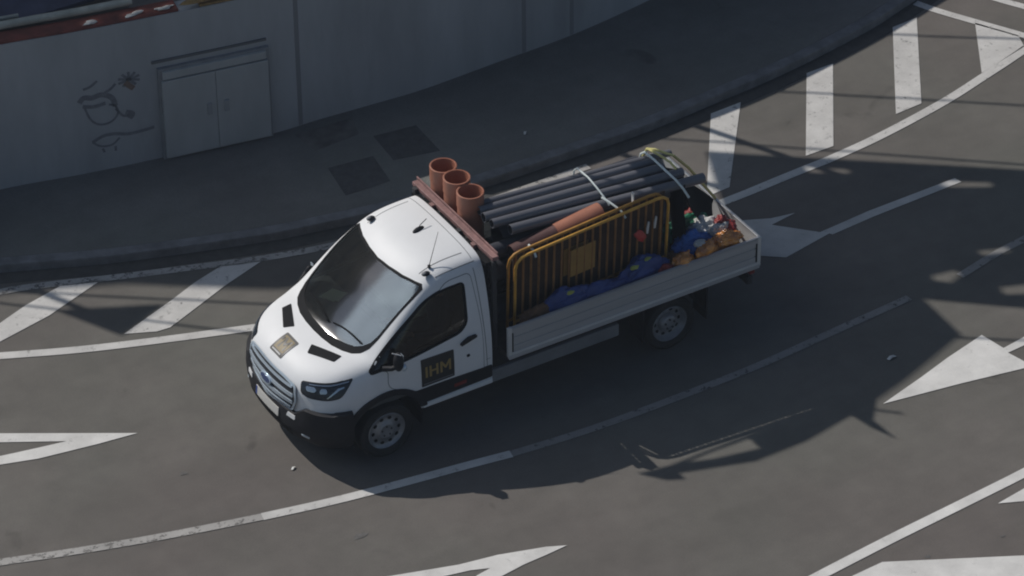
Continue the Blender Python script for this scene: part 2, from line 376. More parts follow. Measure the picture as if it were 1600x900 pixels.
marking('direction_arrow', [(-5.27,3.13),(-5.94,2.95),(-6.41,2.81),(-7.02,2.66),(-7.08,3.0),(-7.84,2.89),(-7.71,3.06),(-7.07,3.1),(-7.14,3.38),(-7.05,3.44),(-6.26,3.29),(-5.7,3.2)], 'paint_bright')
marking('direction_arrow', [(-5.29,5.27),(-5.7,5.21),(-6.49,5.11),(-6.12,5.69),(-5.56,5.39)], 'paint_bright')
marking('direction_arrow', [(-2.82,5.5),(-3.22,5.44),(-3.62,5.42),(-4.99,6.14),(-5.72,6.55),(-5.29,7.1)], 'paint_bright')
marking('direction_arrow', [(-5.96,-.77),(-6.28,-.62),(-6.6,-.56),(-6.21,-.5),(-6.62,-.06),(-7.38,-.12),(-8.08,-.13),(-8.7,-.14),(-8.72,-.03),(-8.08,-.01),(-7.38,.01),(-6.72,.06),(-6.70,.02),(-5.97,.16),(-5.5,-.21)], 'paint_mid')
for P in ([(-6.95,-2.95),(-7.42,-2.97),(-6.23,-1.45),(-5.87,-1.42)],
          [(-8.52,-3.09),(-8.94,-3.1),(-7.84,-1.52),(-7.42,-1.52)],
          [(-10.11,-3.41),(-10.52,-3.44),(-9.35,-1.73),(-8.93,-1.7)],
          [(-11.09,-2.93),(-11.38,-2.38),(-11.28,-2.12),(-10.43,-1.90)],
          [(3.41,-3.01),(3.23,-3.41),(2.63,-3.63),(2.23,-3.79),(1.70,-3.93),(1.24,-3.78),(2.07,-3.46),(2.8,-3.29)],
          [(-.12,-3.28),(-.60,-3.12),(.02,-2.9),(.48,-2.7),(.97,-2.49),(1.14,-2.5),(1.49,-2.66),(.73,-2.96),(.32,-3.14)]):
    marking('hatch_stripe', P, 'paint')

# ------------------------------------------------------------------ boundary wall
WB = [(9,-7.0),(5,-6.45),(3.0,-6.18),(1.54,-6.02),(.49,-5.78),(-.38,-5.61),(-1.83,-5.35),(-2.59,-5.31),(-3.31,-5.26),(-4.07,-5.22),(-5.19,-5.27),(-6.32,-5.32),(-7.52,-5.49),(-9,-5.8),(-11,-6.4),(-13.5,-7.4),(-17,-9.2)]
wl = smooth_line(WB, 6)
H = 2.17
wback = offset(wl, sgn*.25)
if wback[5][1] > wl[5][1]: wback = offset(wl, -sgn*.25)
def wall_h(x): return H + .60*min(1, max(0, (-2.35-x)/.02))
wsg = 1 if offset(wl, .1)[5][1] > wl[5][1] else -1
wall = strip('boundary_wall', wl, wback, .12, H, MT['wall'])
for v in wall.data.vertices:
    if v.co.z > 1: v.co.z = wall_h(v.co.x)
tag(wall, 'long pale curved boundary wall in shade along the back of the pavement', 'wall')
wsg = 1 if offset(wl, .1)[5][1] > wl[5][1] else -1
wlc = [p for p in wl if p[0] > -1.0]; wlo = [p for p in wl if -2.3 < p[0] <= -.9]
for nm, P, m_ in (('tile_coping', wlc, 'roofred'), ('coping', wlo, 'ochre')):
    cp = strip(nm, offset(P, wsg*-.015), offset(P, wsg*-.26), H+.001, H+.035, MT[m_], .01); cp.parent = wall
def wall_at(x):
    for i in range(len(wl)-1):
        if wl[i][0] >= x >= wl[i+1][0]:
            t = (wl[i][0]-x)/(wl[i][0]-wl[i+1][0]); d = Vector((wl[i+1][0]-wl[i][0], wl[i+1][1]-wl[i][1])).normalized()
            y = wl[i][1]+(wl[i+1][1]-wl[i][1])*t
            return Vector((x, y, 0)), Vector((d.x, d.y, 0)), Vector((-d.y*wsg, d.x*wsg, 0))
for x in (2.4, -2.33, -5.6, -6.35, -8.3):       # panel joints
    p, d, n = wall_at(x); mb = MB(); M = Matrix((( d.x, n.x, 0, p.x), (d.y, n.y, 0, p.y), (0, 0, 1, 0), (0, 0, 0, 1)))
    mb.box((-.03, -.02, .13), (.03, .004, wall_h(x+.05)-.005), M); o = mb.build('joint', MT['seam'], wall)
# graffiti: sprayed strokes, a few mm thick, on the wall's face
def on_wall(u, z, h=.006):
    p, d, n = wall_at(u); return p + n*h + Vector((0, 0, z))
def stroke(mb, pts, wd=.03):
    # pts (x, z); ribbon following the wall
    P = smooth_line(pts, 5); a = offset(P, wd/2); b = offset(P, -wd/2); n = len(P)
    V = [on_wall(*q) for q in a]+[on_wall(*q) for q in b]
    mb.add(V, [(i, i+1, n+i+1, n+i) for i in range(n-1)])
mb = MB()
stroke(mb, [(.46,1.16),(.40,1.22),(.30,1.20),(.18,1.22),(.06,1.15),(.02,1.02)], .07)
stroke(mb, [(.40,1.08),(.34,.90),(.24,.80),(.10,.80),(.0,.90),(.02,1.02),(.10,1.06)], .028)
stroke(mb, [(.42,1.10),(.28,1.07),(.14,1.09)], .05)
stroke(mb, [(.40,1.34),(.32,1.36),(.22,1.43)], .035)
stroke(mb, [(.14,1.24),(.06,1.28),(.0,1.34)], .035)
stroke(mb, [(.02,.98),(-.06,.86),(-.14,.84)], .03)
stroke(mb, [(-.10,.90),(-.18,.86),(-.14,.80)], .07)
stroke(mb, [(.34,.56),(.20,.62),(.06,.62),(-.10,.58),(-.26,.58),(-.44,.60)], .045)
stroke(mb, [(.34,.56),(.24,.48),(.10,.47),(.0,.55)], .028)
stroke(mb, [(.22,.44),(.20,.38)], .03); stroke(mb, [(.06,.44),(.06,.37)], .03)
for k in range(5):
    a = k*math.pi/5+.3; c = (-.17, 1.36)
    stroke(mb, [(c[0]-.14*math.cos(a), c[1]-.11*math.sin(a)), (c[0], c[1]), (c[0]+.14*math.cos(a), c[1]+.11*math.sin(a))], .035)
mb.build('graffiti', MT['spray'], wall, fix=False)
mb = MB(); stroke(mb, [(-.12,1.33),(-.17,1.27),(-.22,1.22)], .07); g = mb.build('graffiti_stain', MT['spray_rust'], wall, fix=False)
for v in g.data.vertices: v.co.y += .003

# utility cabinet set in the wall
pa = wall_at(-.52)[0]; pb = wall_at(-1.93)[0]
d = (pb-pa).normalized(); n = Vector((-d.y*wsg, d.x*wsg, 0)); Lc = (pb-pa).length
cab_root = empty('utility_cabinet', (pa.x, pa.y, .12)); tag(cab_root, 'pale double door utility cabinet built into the wall', 'cabinet')
M = Matrix(((d.x, n.x, 0, 0), (d.y, n.y, 0, 0), (0, 0, 1, 0), (0, 0, 0, 1)))
mb = MB(); mb.box((0, -.05, .0), (Lc, .06, 1.32), M); mb.build('frame', MT['cabinet_frame'], cab_root, bevel=.006)
mb = MB(); mb.box((-.06, -.05, 1.40), (Lc-.02, .03, 1.43), M); mb.build('hood', MT['hood'], cab_root)
for i in range(2):
    mb = MB(); mb.box((.03+i*(Lc-.06)/2+.002, .055, .04), (.03+(i+1)*(Lc-.06)/2-.002, .10, 1.16), M); dr = mb.build('door', MT['cabinet'], cab_root, bevel=.008)
    mb = MB(); xx = Lc/2+(-.10 if i == 0 else .12); mb.box((xx-.03, .098, .56), (xx+.03, .125, .72), M); mb.build('handle', MT['handle'], dr, bevel=.004)
mb = MB(); mb.box((.05, .055, 1.18), (Lc-.05, .095, 1.29), M); mb.build('top_panel', MT['cabinet'], cab_root, bevel=.006)

# ------------------------------------------------------------------ things behind and on the wall (top left corner)
shed = empty('sheet_roof_shed', (1.5, -7.4, .12)); tag(shed, 'low shed with dark bluish roof and pale conduits just behind the wall', 'shed')
mb = MB(); mb.box((-2.2, -.75, 0), (4.5, .75, 1.95)); mb.build('wall', MT['facade'], shed)
mb = MB(); mb.box((-2.6, -1.0, 1.951), (4.8, .95, 2.0)); mb.build('roof', MT['darkroof'], shed)
mb = MB(); P = [(x-1.5, wall_at(x)[0].y-.30+7.4, H-.02) for x in (5, 3.5, 2.5, 1.5, .8, .2, -.4)]; mb.tube(P, .05, 12); mb.build('conduit', MT['gutterpipe'], shed, smooth=True)
mb = MB(); P = [(x-1.5, wall_at(x)[0].y-.48+7.4, H-.04) for x in (5, 3.5, 2.5, 1.5, .9)]; mb.tube(P, .03, 10); mb.build('conduit', MT['gutterpipe'], shed, smooth=True)
from mathutils import noise as mnoise
def blob(name, c, s, m_, parent=None, seed=0, amp=.3, sub=3, crumple=0):
    b = bmesh.new(); bmesh.ops.create_icosphere(b, subdivisions=sub, radius=1)
    o_ = Vector((seed*7.3, seed*3.1, seed*1.7))
    for v in b.verts:
        k = 1+amp*mnoise.noise(v.co*1.4+o_)
        if crumple: k += crumple*(abs(mnoise.noise(v.co*2.6+o_))*-1.0+.25+.45*mnoise.noise(v.co*6+o_)+.2*mnoise.noise(v.co*13+o_))
        v.co *= k
        v.co = Vector((v.co.x*s[0], v.co.y*s[1], v.co.z*s[2]))
    me = bpy.data.meshes.new(name); b.to_mesh(me); b.free(); me.materials.append(m_)
    for p in me.polygons: p.use_smooth = True
    o = bpy.data.objects.new(name, me); COL.objects.link(o); o.location = c
    if parent: o.parent = parent
    return o
for i, (x, s, lab) in enumerate([(.22, .10, 'leftmost pale stone on the wall top'), (-.33, .14, 'largest pale stone on the wall top, between two others'), (-.70, .13, 'flat pale stone on the wall top, rightmost of three')]):
    p = wall_at(x)[0]; o = blob('stone', (x, p.y-.08, H+.05), (s*.8, .035, .014), MT['stone'], seed=i+3, amp=.9)
    tag(o, lab, 'stone', 'pale stones on the wall top')
p = wall_at(-1.4)[0]; tag(blob('rubble_heap', (-1.4, p.y-.12, H+.08), (.45, .10, .045), MT['ochre'], seed=12, amp=.4), 'flat ochre heap of debris on the wall top near the frame edge', 'debris')
for c, s, lab in (((-.02+2.02, .55+.0, .012), .035, None),):
    pass

# small litter
for (x, y, z, s, a, lab) in ((1.02, .62, .010, .032, .5, 'small white scrap of litter on the sunlit lane before the truck'),
                          (-5.86, 2.47, .012, .06, .2, 'small pale scrap of litter on the shaded road behind the truck'),
                          (-4.62, -3.65, .135, .04, .9, 'tiny pale scrap of litter on the shaded pavement')):
    mb = MB(); M = Matrix.Translation((x, y, z)) @ Matrix.Rotation(a, 4, 'Z')
    V = [M @ Vector(q) for q in ((-s, -s*.4, 0), (0, -s*.5, .012), (s, -s*.3, 0), (s*.9, s*.4, .006), (0, s*.3, .016), (-s, s*.5, .004))]
    mb.add(V, [(0, 1, 4, 5), (1, 2, 3, 4)]); o = mb.build('litter_scrap', MT['sackwhite'], fix=False); tag(o, lab, 'litter', 'paper scraps on the ground')

# ------------------------------------------------------------------ unseen shadow casters added outside the frame, with building and cables
S = Vector((-SUN.x/SUN.z, -SUN.y/SUN.z))
def caster(name, label, poly, holes, h, thick=.08, posts=()):  # unseen sheet added to cast the shadow outlined by poly
    f = lambda u, v, hh: (u - S.x*h, v - S.y*h, hh)
    root = empty(name, (poly[0][0]-S.x*h, poly[0][1]-S.y*h, 0)); tag(root, label, 'caster')
    mb = MB(); mb.prism(poly, h, h+thick, holes, f); o = mb.build('caster_sheet', MT['slab']); o.parent = root; o.matrix_parent_inverse = root.matrix_world.inverted()
    o.location = -Vector(root.location)
    for (x, y) in posts:
        mb = MB(); mb.tube([(x-S.x*h-root.location.x, y-S.y*h-root.location.y, 0), (x-S.x*h-root.location.x, y-S.y*h-root.location.y, h)], .05); mb.build('post', MT['steel'], root)
    return root
A = [(-6.42,-2.27),(-9.48,.10),(-12.5,2.4),(-10.6,4.8),(-8.36,2.94),(-7.78,2.47),(-6.84,1.66),(-6.80,2.46),(-5.70,2.84),(-4.94,3.04),(-4.86,2.42),(-5.45,2.30),(-5.45,-.05)]
Ah = [[(-7.24,-1.38),(-7.72,-1.03),(-7.66,-.93),(-7.2,-1.24)], [(-8.54,-.21),(-9.06,.15),(-8.97,.24),(-8.38,-.12)],
      [(-7.21,1.32),(-7.56,1.38),(-7.53,1.55),(-7.34,1.61),(-7.15,1.42)], [(-7.98,1.2),(-8.41,1.37),(-8.3,1.47),(-7.96,1.35)],
      [(-7.76,1.94),(-8.16,2.1),(-8.08,2.33),(-7.68,2.11)]]
caster('unseen_caster', 'large unseen perforated shadow canopy on tall posts behind the wall, above the frame', A, Ah, 8, posts=[(-8, 0), (-6.6, -.5)])  # added for the shadow band behind the truck, holes for sun flecks
B = [(1.05,-3.62),(.18,-2.98),(-.45,-2.55),(-1.17,-2.28),(-1.9,-2.5),(-3.0,-3.2),(-3.0,-7),(5.5,-8.5),(5.5,-5.6)]  # outline of an added caster shading the left kerb and wall top
caster('unseen_caster', 'unseen slab-shaped shadow canopy on posts behind the wall at the left, above the frame', B,
       [[(x+S.x*2.2-w_, wall_at(x)[0].y-.19+S.y*2.2), (x+S.x*2.2-w_, wall_at(x)[0].y-.09+S.y*2.2), (x+S.x*2.2+w_, wall_at(x)[0].y-.09+S.y*2.2), (x+S.x*2.2+w_, wall_at(x)[0].y-.19+S.y*2.2)] for x, w_ in ((.22,.12),(-.33,.17),(-.70,.16))], 12, posts=[(2, -6), (-2, -6)])
D = [(-2.2,2.72),(-2.41,2.98),(-2.60,3.08),(-2.60,2.95),(-3.0,3.08),(-3.44,3.22),(-4.13,3.22),(-4.84,3.10),(-4.90,3.40),(-5.02,3.73),(-5.0,3.3),(-5.4,2.85),(-5.6,2.13),(-4.62,2.13),(-4.60,2.77),(-2.6,2.785)]  # outline of an added caster filling out the load's own shadow
caster('load_shadow_caster', 'unseen shadow caster hung above the frame, ragged like a torn banner', D, [[(-2.75,2.83),(-3.1,2.82),(-3.62,2.84),(-3.62,3.06),(-3.1,2.95)]], 5.5, .02)
C = [(1.98,-3.54),(.80,-2.95),(1.53,-2.65)]  # outline of an added caster for the triangular shadow on the road
caster('triangle_caster', 'small triangular unseen shadow caster on a mast, above the frame', C, [], 8, .02, posts=[(1.6, -3.2)])
bld = empty('apartment_building', (0, -26, .12)); tag(bld, 'shaded apartment block behind the wall, beyond the top of the frame', 'building')
mb = MB(); mb.box((-30, -8, 0), (14.8, 8, 15)); mb.build('wall', MT['facade'], bld)
for fl in range(4):
    for k in range(14):
        mb = MB(); mb.box((-28+k*3, 7.98, 1+fl*3), (-26.6+k*3, 8.03, 2.5+fl*3)); mb.build('window', MT['darkglass'], bld)
mb = MB(); mb.box((-30.2, -8.2, 15.003), (15.0, 8.15, 15.2)); mb.build('roof', MT['slab'], bld)
def cable(name, a, b, h, r, lab):
    a = Vector((*a, 0)); b = Vector((*b, 0)); dd = (b-a).normalized(); a2 = a-dd*14; b2 = b+dd*10
    o = Vector((-S.x*h, -S.y*h, h)); mb = MB()
    mb.tube([a2+o, b2+o], r, 8); ob = mb.build(name, MT['cable']); tag(ob, lab, 'cable', 'cables overhead')
for a, b, lab in (((2.46,-4.0),(1.92,-3.49),'overhead cable crossing the left of the road'), ((2.24,-4.13),(-.05,-2.43),'overhead cable nearest the truck cab'),
             ((-10.04,-3.24),(-11.39,-2.26),'overhead cable at the far right corner'), ((-8.19,-2.76),(-10.43,-1.01),'overhead cable over the hatched stripes'),
             ((-6.59,-2.42),(-7.95,-1.3),'overhead cable just behind the truck bed')):
    cable('overhead_cable', a, b, 6.5, .022, lab)

# ================================================================== THE TRUCK (x forward, y to its left, front axle over the origin)
truck = empty('flatbed_truck', (0, 0, 0))
tag(truck, 'white single cab dropside truck loaded with pipes and barriers, driving on the road', 'truck')

# ---- cab shell: B-spline surface over a control net, half width, mirrored
def N(*p): return p
net = [
 # rear wall edge
 [(-1.375,0,2.13),(-1.375,.40,2.125),(-1.375,.66,2.10),(-1.375,.79,2.03),(-1.375,.885,1.65),(-1.37,.965,1.28),(-1.37,.992,.90),(-1.37,.975,.53)],
 [(-1.34,0,2.14),(-1.34,.40,2.135),(-1.34,.66,2.11),(-1.34,.79,2.03),(-1.34,.885,1.65),(-1.34,.968,1.28),(-1.34,.995,.90),(-1.34,.98,.53)],
 [(-1.05,0,2.15),(-1.05,.40,2.145),(-1.05,.66,2.11),(-1.05,.79,2.02),(-1.05,.885,1.65),(-1.05,.972,1.28),(-1.05,1.0,.90),(-1.05,.98,.53)],
 [(-.72,0,2.11),(-.74,.40,2.10),(-.80,.66,2.07),(-.80,.79,1.995),(-.75,.885,1.63),(-.75,.975,1.27),(-.75,1.0,.90),(-.75,.98,.53)],
 [(-.50,0,2.0),(-.53,.40,1.985),(-.60,.66,1.955),(-.63,.79,1.92),(-.50,.885,1.58),(-.45,.975,1.26),(-.45,1.005,.88),(-.45,.98,.50)],
 [(-.40,0,1.91),(-.43,.40,1.895),(-.50,.67,1.875),(-.51,.80,1.845),(-.33,.89,1.53),(-.28,.975,1.25),(-.28,1.01,.86),(-.28,.98,.48)],
 [(-.05,0,1.60),(-.08,.42,1.59),(-.17,.70,1.56),(-.20,.815,1.51),(-.08,.90,1.38),(-.05,.975,1.20),(-.05,1.015,.86),(-.05,.98,.45)],
 [(.30,0,1.325),(.27,.42,1.32),(.15,.74,1.31),(.12,.85,1.29),(.15,.915,1.24),(.16,.975,1.12),(.18,1.015,.86),(.18,.98,.45)],
 [(.36,0,1.30),(.33,.42,1.295),(.24,.76,1.28),(.22,.86,1.25),(.25,.92,1.19),(.28,.975,1.05),(.30,1.01,.84),(.30,.98,.45)],
 [(.52,0,1.275),(.50,.42,1.265),(.45,.74,1.24),(.42,.85,1.20),(.42,.915,1.12),(.44,.965,1.0),(.46,.99,.82),(.46,.96,.45)],
 [(.72,0,1.225),(.70,.40,1.21),(.66,.67,1.175),(.63,.79,1.13),(.61,.86,1.05),(.61,.91,.94),(.62,.935,.78),(.62,.91,.45)],
 [(.87,0,1.145),(.86,.36,1.13),(.82,.59,1.095),(.79,.70,1.05),(.76,.77,.97),(.75,.83,.87),(.75,.85,.74),(.75,.82,.45)],
 [(.945,0,1.05),(.935,.32,1.035),(.905,.52,1.0),(.88,.61,.96),(.85,.68,.89),(.83,.73,.80),(.83,.75,.68),(.82,.72,.45)],
 [(.985,0,.93),(.975,.26,.92),(.95,.43,.89),(.93,.50,.85),(.905,.55,.79),(.89,.58,.72),(.885,.60,.62),(.87,.57,.45)],
 [(1.0,0,.80),(.995,.15,.79),(.98,.24,.77),(.97,.27,.74),(.96,.29,.70),(.95,.30,.66),(.94,.30,.58),(.93,.28,.48)],
 [(1.0,0,.66)]*8,
]
_T, _B = np.array(net[5], float), np.array(net[7], float)
_rows = []
for t, bul in ((.25, .014), (.5, .008), (.75, -.006), (.92, -.012)):
    q = _T*(1-t)+_B*t; q[:4, 2] += bul; q[:4, 0] += max(bul, 0)*.6; _rows.append(q)
NET = np.array(net[:6] + _rows + net[7:], float)
# mirror the net so the centre is smooth, evaluate clamped cubic B-spline
_m = NET[..., 0] > .45; NET[..., 0] = np.where(_m, .45+(NET[..., 0]-.45)*.945, NET[..., 0])
NET[11:, :, 1] *= .985
full = np.concatenate([NET[:, ::-1, :] * np.array([1, -1, 1]), NET[:, 1:, :]], axis=1)
def bsp(P, n):
    k = len(P); m_ = k-3+0
    kn = np.concatenate([[0]*3, np.linspace(0, 1, k-2), [1]*3])
    ts = np.linspace(0, 1, n); ts[-1] = 1-1e-9
    B = np.zeros((n, k+3))
    for i in range(k+3): B[:, i] = (ts >= kn[i]) & (ts < kn[i+1])
    for d in range(1, 4):
        nb = np.zeros((n, k+3-d))
        for i in range(k+3-d):
            a = kn[i+d]-kn[i]; b = kn[i+d+1]-kn[i+1]
            if a > 0: nb[:, i] += (ts-kn[i])/a*B[:, i]
            if b > 0: nb[:, i] += (kn[i+d+1]-ts)/b*B[:, i+1]
        B = nb
    return B
NU, NV = 110, 121
BU = bsp(full, NU); BV = bsp(full[0], NV)
SRF = np.einsum('ui,vj,ijk->uvk', BU, BV, full)
def surf_mesh():
    b = bmesh.new()
    g = [[b.verts.new(SRF[i, j]) for j in range(NV)] for i in range(NU)]
    for i in range(NU-1):
        for j in range(NV-1):
            try: b.faces.new((g[i][j], g[i][j+1], g[i+1][j+1], g[i+1][j]))
            except Exception: pass
    # rear wall and floor
    try: b.faces.new([g[0][j] for j in range(NV)][::-1])
    except Exception: pass
    loop = [g[i][0] for i in range(NU)] + [g[i][NV-1] for i in range(NU-1, -1, -1)]
    bmesh.ops.remove_doubles(b, verts=b.verts, dist=1e-5)
    bd = [e for e in b.edges if e.is_boundary]
    bmesh.ops.contextual_create(b, geom=bd) if False else bmesh.ops.holes_fill(b, edges=bd, sides=0)
    bmesh.ops.recalc_face_normals(b, faces=b.faces)
    return b
b = surf_mesh()
bvh = BVHTree.FromBMesh(b)
me = bpy.data.meshes.new('cab_body'); b.to_mesh(me); b.free()
body = bpy.data.objects.new('cab_body', me); COL.objects.link(body); me.materials.append(MT['white']); me.materials.append(MT['interior'])
so_ = body.modifiers.new('s', 'SOLIDIFY'); so_.thickness = .035; so_.offset = -1; so_.material_offset = 1; so_.material_offset_rim = 1

# outlines in 2-D
def rnd_poly(P, r, n=5):
    """round every corner of a polygon by radius r (list or number)"""
    out = []; k = len(P)
    for i in range(k):
        p = Vector(P[i]); a = Vector(P[i-1]); c = Vector(P[(i+1) % k]); rr = r[i] if isinstance(r, (list, tuple)) else r
        da = (a-p); dc = (c-p); t = min(rr, da.length*.45, dc.length*.45)
        p0 = p+da.normalized()*t; p1 = p+dc.normalized()*t
        for j in range(n+1):
            s = j/n; q = p0*(1-s)**2 + p*2*s*(1-s) + p1*s*s; out.append((q.x, q.y))
    return out
SIDEWIN = rnd_poly([(.17,1.195),(-.23,1.545),(-.60,1.805),(-.82,1.875),(-1.10,1.885),(-1.075,1.42),(-.98,1.33),(-.36,1.235)], [.03,.3,.25,.1,.05,.16,.12,.2])
_h = [(-.475,0),(-.495,.22),(-.54,.45),(-.60,.62),(-.64,.70),(-.625,.735),(-.50,.745),(-.28,.748),(-.05,.745),(.06,.73),(.15,.685),(.22,.62),(.28,.51),(.33,.36),(.355,.18),(.362,0)]
WSCREEN = [(x, y) for x, y in _h] + [(x, -y) for x, y in _h[-2:0:-1]]
def cutter(name, poly, f, a, b_):
    mb = MB(); mb.prism(poly, a, b_, (), f); o = mb.build(name, MT['black']); return o
cuts = [cutter('c', SIDEWIN, lambda u, v, h: (u, h, v), -1.3, 1.3),
        cutter('c', WSCREEN, lambda u, v, h: (u, v, h), 1.12, 2.4)]
cuts.append(cutter('c', [(.455*math.cos(2*math.pi*k/48), .40+.455*math.sin(2*math.pi*k/48)) for k in range(48)], lambda u, v, h: (u, h, v), -1.4, 1.4))
for c in cuts:
    bo = body.modifiers.new('b', 'BOOLEAN'); bo.operation = 'DIFFERENCE'; bo.object = c; bo.solver = 'EXACT'
dg = bpy.context.evaluated_depsgraph_get()
me2 = bpy.data.meshes.new_from_object(body.evaluated_get(dg)); me2.name = 'cab_body'
body.modifiers.clear(); body.data = me2; body.parent = truck
for c in cuts: bpy.data.objects.remove(c)
for p in me2.polygons: p.use_smooth = True
try: me2.set_sharp_from_angle(angle=R(35))
except Exception: pass
print('cab body faces', len(me2.polygons))

# ---- conforming patches on the cab skin
def inpoly(p, P):
    c = False; n = len(P)
    for i in range(n):
        x1, y1 = P[i]; x2, y2 = P[(i+1) % n]
        if (y1 > p[1]) != (y2 > p[1]) and p[0] < (x2-x1)*(p[1]-y1)/(y2-y1)+x1: c = not c
    return c
def densify(P, d):
    o = []
    for i in range(len(P)):
        a = Vector(P[i]); b_ = Vector(P[(i+1) % len(P)]); k = max(1, int((b_-a).length/d))
        for j in range(k): q = a+(b_-a)*j/k; o.append((q.x, q.y))
    return o
def skin(name, poly, frame, m_, off=.003, holes=(), step=.04, parent=None, thick=.006, mirror=False, tree=None):
    """frame = (origin, u axis, v axis); rays run along -(u x v)... from origin side onto the cab"""
    O, U, V, D = frame
    loops = [densify(poly, step)] + [densify(h, step) for h in holes]
    pts = []; edges = []
    for L in loops:
        o = len(pts); pts += L; edges += [(o+i, o+(i+1) % len(L)) for i in range(len(L))]
    xs = [p[0] for p in poly]; ys = [p[1] for p in poly]
    x = min(xs)+step/2
    while x < max(xs):
        y = min(ys)+step/2
        while y < max(ys):
            if inpoly((x, y), poly) and not any(inpoly((x, y), h) for h in holes): pts.append((x, y))
            y += step
        x += step
    r = geometry.delaunay_2d_cdt([Vector(p) for p in pts], edges, [], 0, 1e-5)
    vs, fs = r[0], r[2]
    P3 = []; NN = []
    for q in vs:
        o = O + U*q.x + V*q.y
        hit = (tree or bvh).ray_cast(o, D)
        if hit[0] is None:
            hit = (tree or bvh).find_nearest(o + D*3)
            n_ = hit[1]; c_ = hit[0]
        else: c_, n_ = hit[0], hit[1]
        if n_.dot(D) > 0: n_ = -n_
        P3.append(c_ + n_*off); NN.append(n_)
    keep = []
    for f in fs:
        c = sum((vs[i] for i in f), Vector((0, 0)))/len(f)
        if inpoly(c, poly) and not any(inpoly(c, h) for h in holes): keep.append(tuple(f))
    b = bmesh.new(); A_ = [b.verts.new(p) for p in P3]
    for f in keep:
        try: b.faces.new([A_[i] for i in f])
        except Exception: pass
    # rim down to below the skin
    b.normal_update()
    if b.faces and sum((f.normal.dot(D) for f in b.faces)) > 0:
        for f in b.faces: f.normal_flip()
    if mirror:
        for v in b.verts: v.co.y *= -1
        for f in b.faces: f.normal_flip()
    bd = [e for e in b.edges if e.is_boundary]
    low = {}
    for e in bd:
        for v in e.verts:
            if v not in low:
                i = A_.index(v) if v in A_ else 0
                n_ = NN[i].copy()
                if mirror: n_.y *= -1
                low[v] = b.verts.new(v.co - n_*thick)
    for e in bd:
        a_, c_ = e.verts
        try: b.faces.new((a_, c_, low[c_], low[a_]))
        except Exception: pass
    for v in [v for v in b.verts if not v.link_faces]: b.verts.remove(v)
    me = bpy.data.meshes.new(name); b.to_mesh(me); b.free(); me.materials.append(m_)
    for p in me.polygons: p.use_smooth = True
    try: me.set_sharp_from_angle(angle=R(40))
    except Exception: pass
    o = bpy.data.objects.new(name, me); COL.objects.link(o)
    if parent: o.parent = parent
    return o
X, Y, Z = Vector((1, 0, 0)), Vector((0, 1, 0)), Vector((0, 0, 1))
LEFT = (Vector((0, 2, 0)), X, Z, -Y)
FRONT = (Vector((2, 0, 0)), Y, Z, -X)
TOP = (Vector((0, 0, 3)), X, Y, -Z)
cu_ = Vector((-.8, .6, 0)); CORN = (Vector((.6, .8, 0))*2, cu_, Z, -Vector((.6, .8, 0)))
# scaled outline
def grow(P, d):
    n = len(P); out = []
    area = sum(P[i][0]*P[(i+1) % n][1]-P[(i+1) % n][0]*P[i][1] for i in range(n))
    s = 1 if area > 0 else -1
    for i in range(n):
        a = Vector(P[i-1]); b_ = Vector(P[(i+1) % n]); t = (b_-a)
        if t.length < 1e-6: out.append(P[i]); continue
        t.normalize(); out.append((P[i][0]+t.y*d*s, P[i][1]-t.x*d*s))
    return out
def both(name, poly, frame, m_, **k):
    a = skin(name, poly, frame, m_, **k); b_ = skin(name, poly, frame, m_, mirror=True, **k); return a, b_

ws = skin('windscreen', grow(WSCREEN, .006), TOP, WS, off=-.004, step=.06, parent=truck, thick=.002)
_i = [(-.460,0),(-.478,.22),(-.520,.45),(-.580,.61),(-.612,.69),(-.59,.715),(-.48,.725),(-.28,.728),(-.05,.722),(.03,.70),(.10,.65),(.16,.58),(.21,.47),(.255,.33),(.28,.17),(.285,0)]
skin('screen_border', grow(WSCREEN, .010), TOP, MT['seal'], off=.002, holes=[[(x, y) for x, y in _i] + [(x, -y) for x, y in _i[-2:0:-1]]], step=.05, parent=ws)
for pts in ([(.16,.62),(-.10,.15),], [(.20,.06),(-.02,-.48)]):      # wipers (x, y) on the glass
    mb = MB(); P = []
    for k in range(9):
        t = k/8; y = pts[0][1]+(pts[1][1]-pts[0][1])*t; z = 1.385+.035*math.sin(t*2.6)
        h = bvh.ray_cast(Vector((2, y, z)), -X); P.append(h[0]+h[1]*.02 if h[0] else Vector((.3, y, z)))
    mb.tube(P, .010, 6); mb.build('wiper', MT['seal'], ws, smooth=True)
for wn in both('side_window', grow(SIDEWIN, .006), LEFT, SG, off=-.008, step=.06, parent=truck, thick=.002):
    pass
both('window_seal', grow(SIDEWIN, .022), LEFT, MT['seal'], off=.003, holes=[grow(SIDEWIN, -.012)], step=.05, parent=truck)
# doors: dark gap outline under a white skin panel
DOOR = rnd_poly([(-.04,1.16),(-.02,.96),(-.40,.76),(-1.255,.60),(-1.255,1.30),(-1.20,1.965),(-.88,1.95),(-.72,1.80),(-.28,1.46),(.06,1.205),(.02,1.195)], [.03,.25,.15,.08,.2,.06,.1,.05,.05,.03,.03])
both('door_gap', grow(DOOR, .007), LEFT, MT['seamline'], off=.0015, holes=[grow(SIDEWIN, .018)], step=.06, parent=truck, thick=.004)
doors = both('door', grow(DOOR, -.001), LEFT, MT['white'], off=.004, holes=[grow(SIDEWIN, .016)], step=.06, parent=truck, thick=.003)
# strip behind the door (B pillar joint)
both('pillar_joint', [(-1.300,.72),(-1.307,.72),(-1.262,2.0),(-1.255,2.0)], LEFT, MT['seamline'], off=.0025, parent=truck)
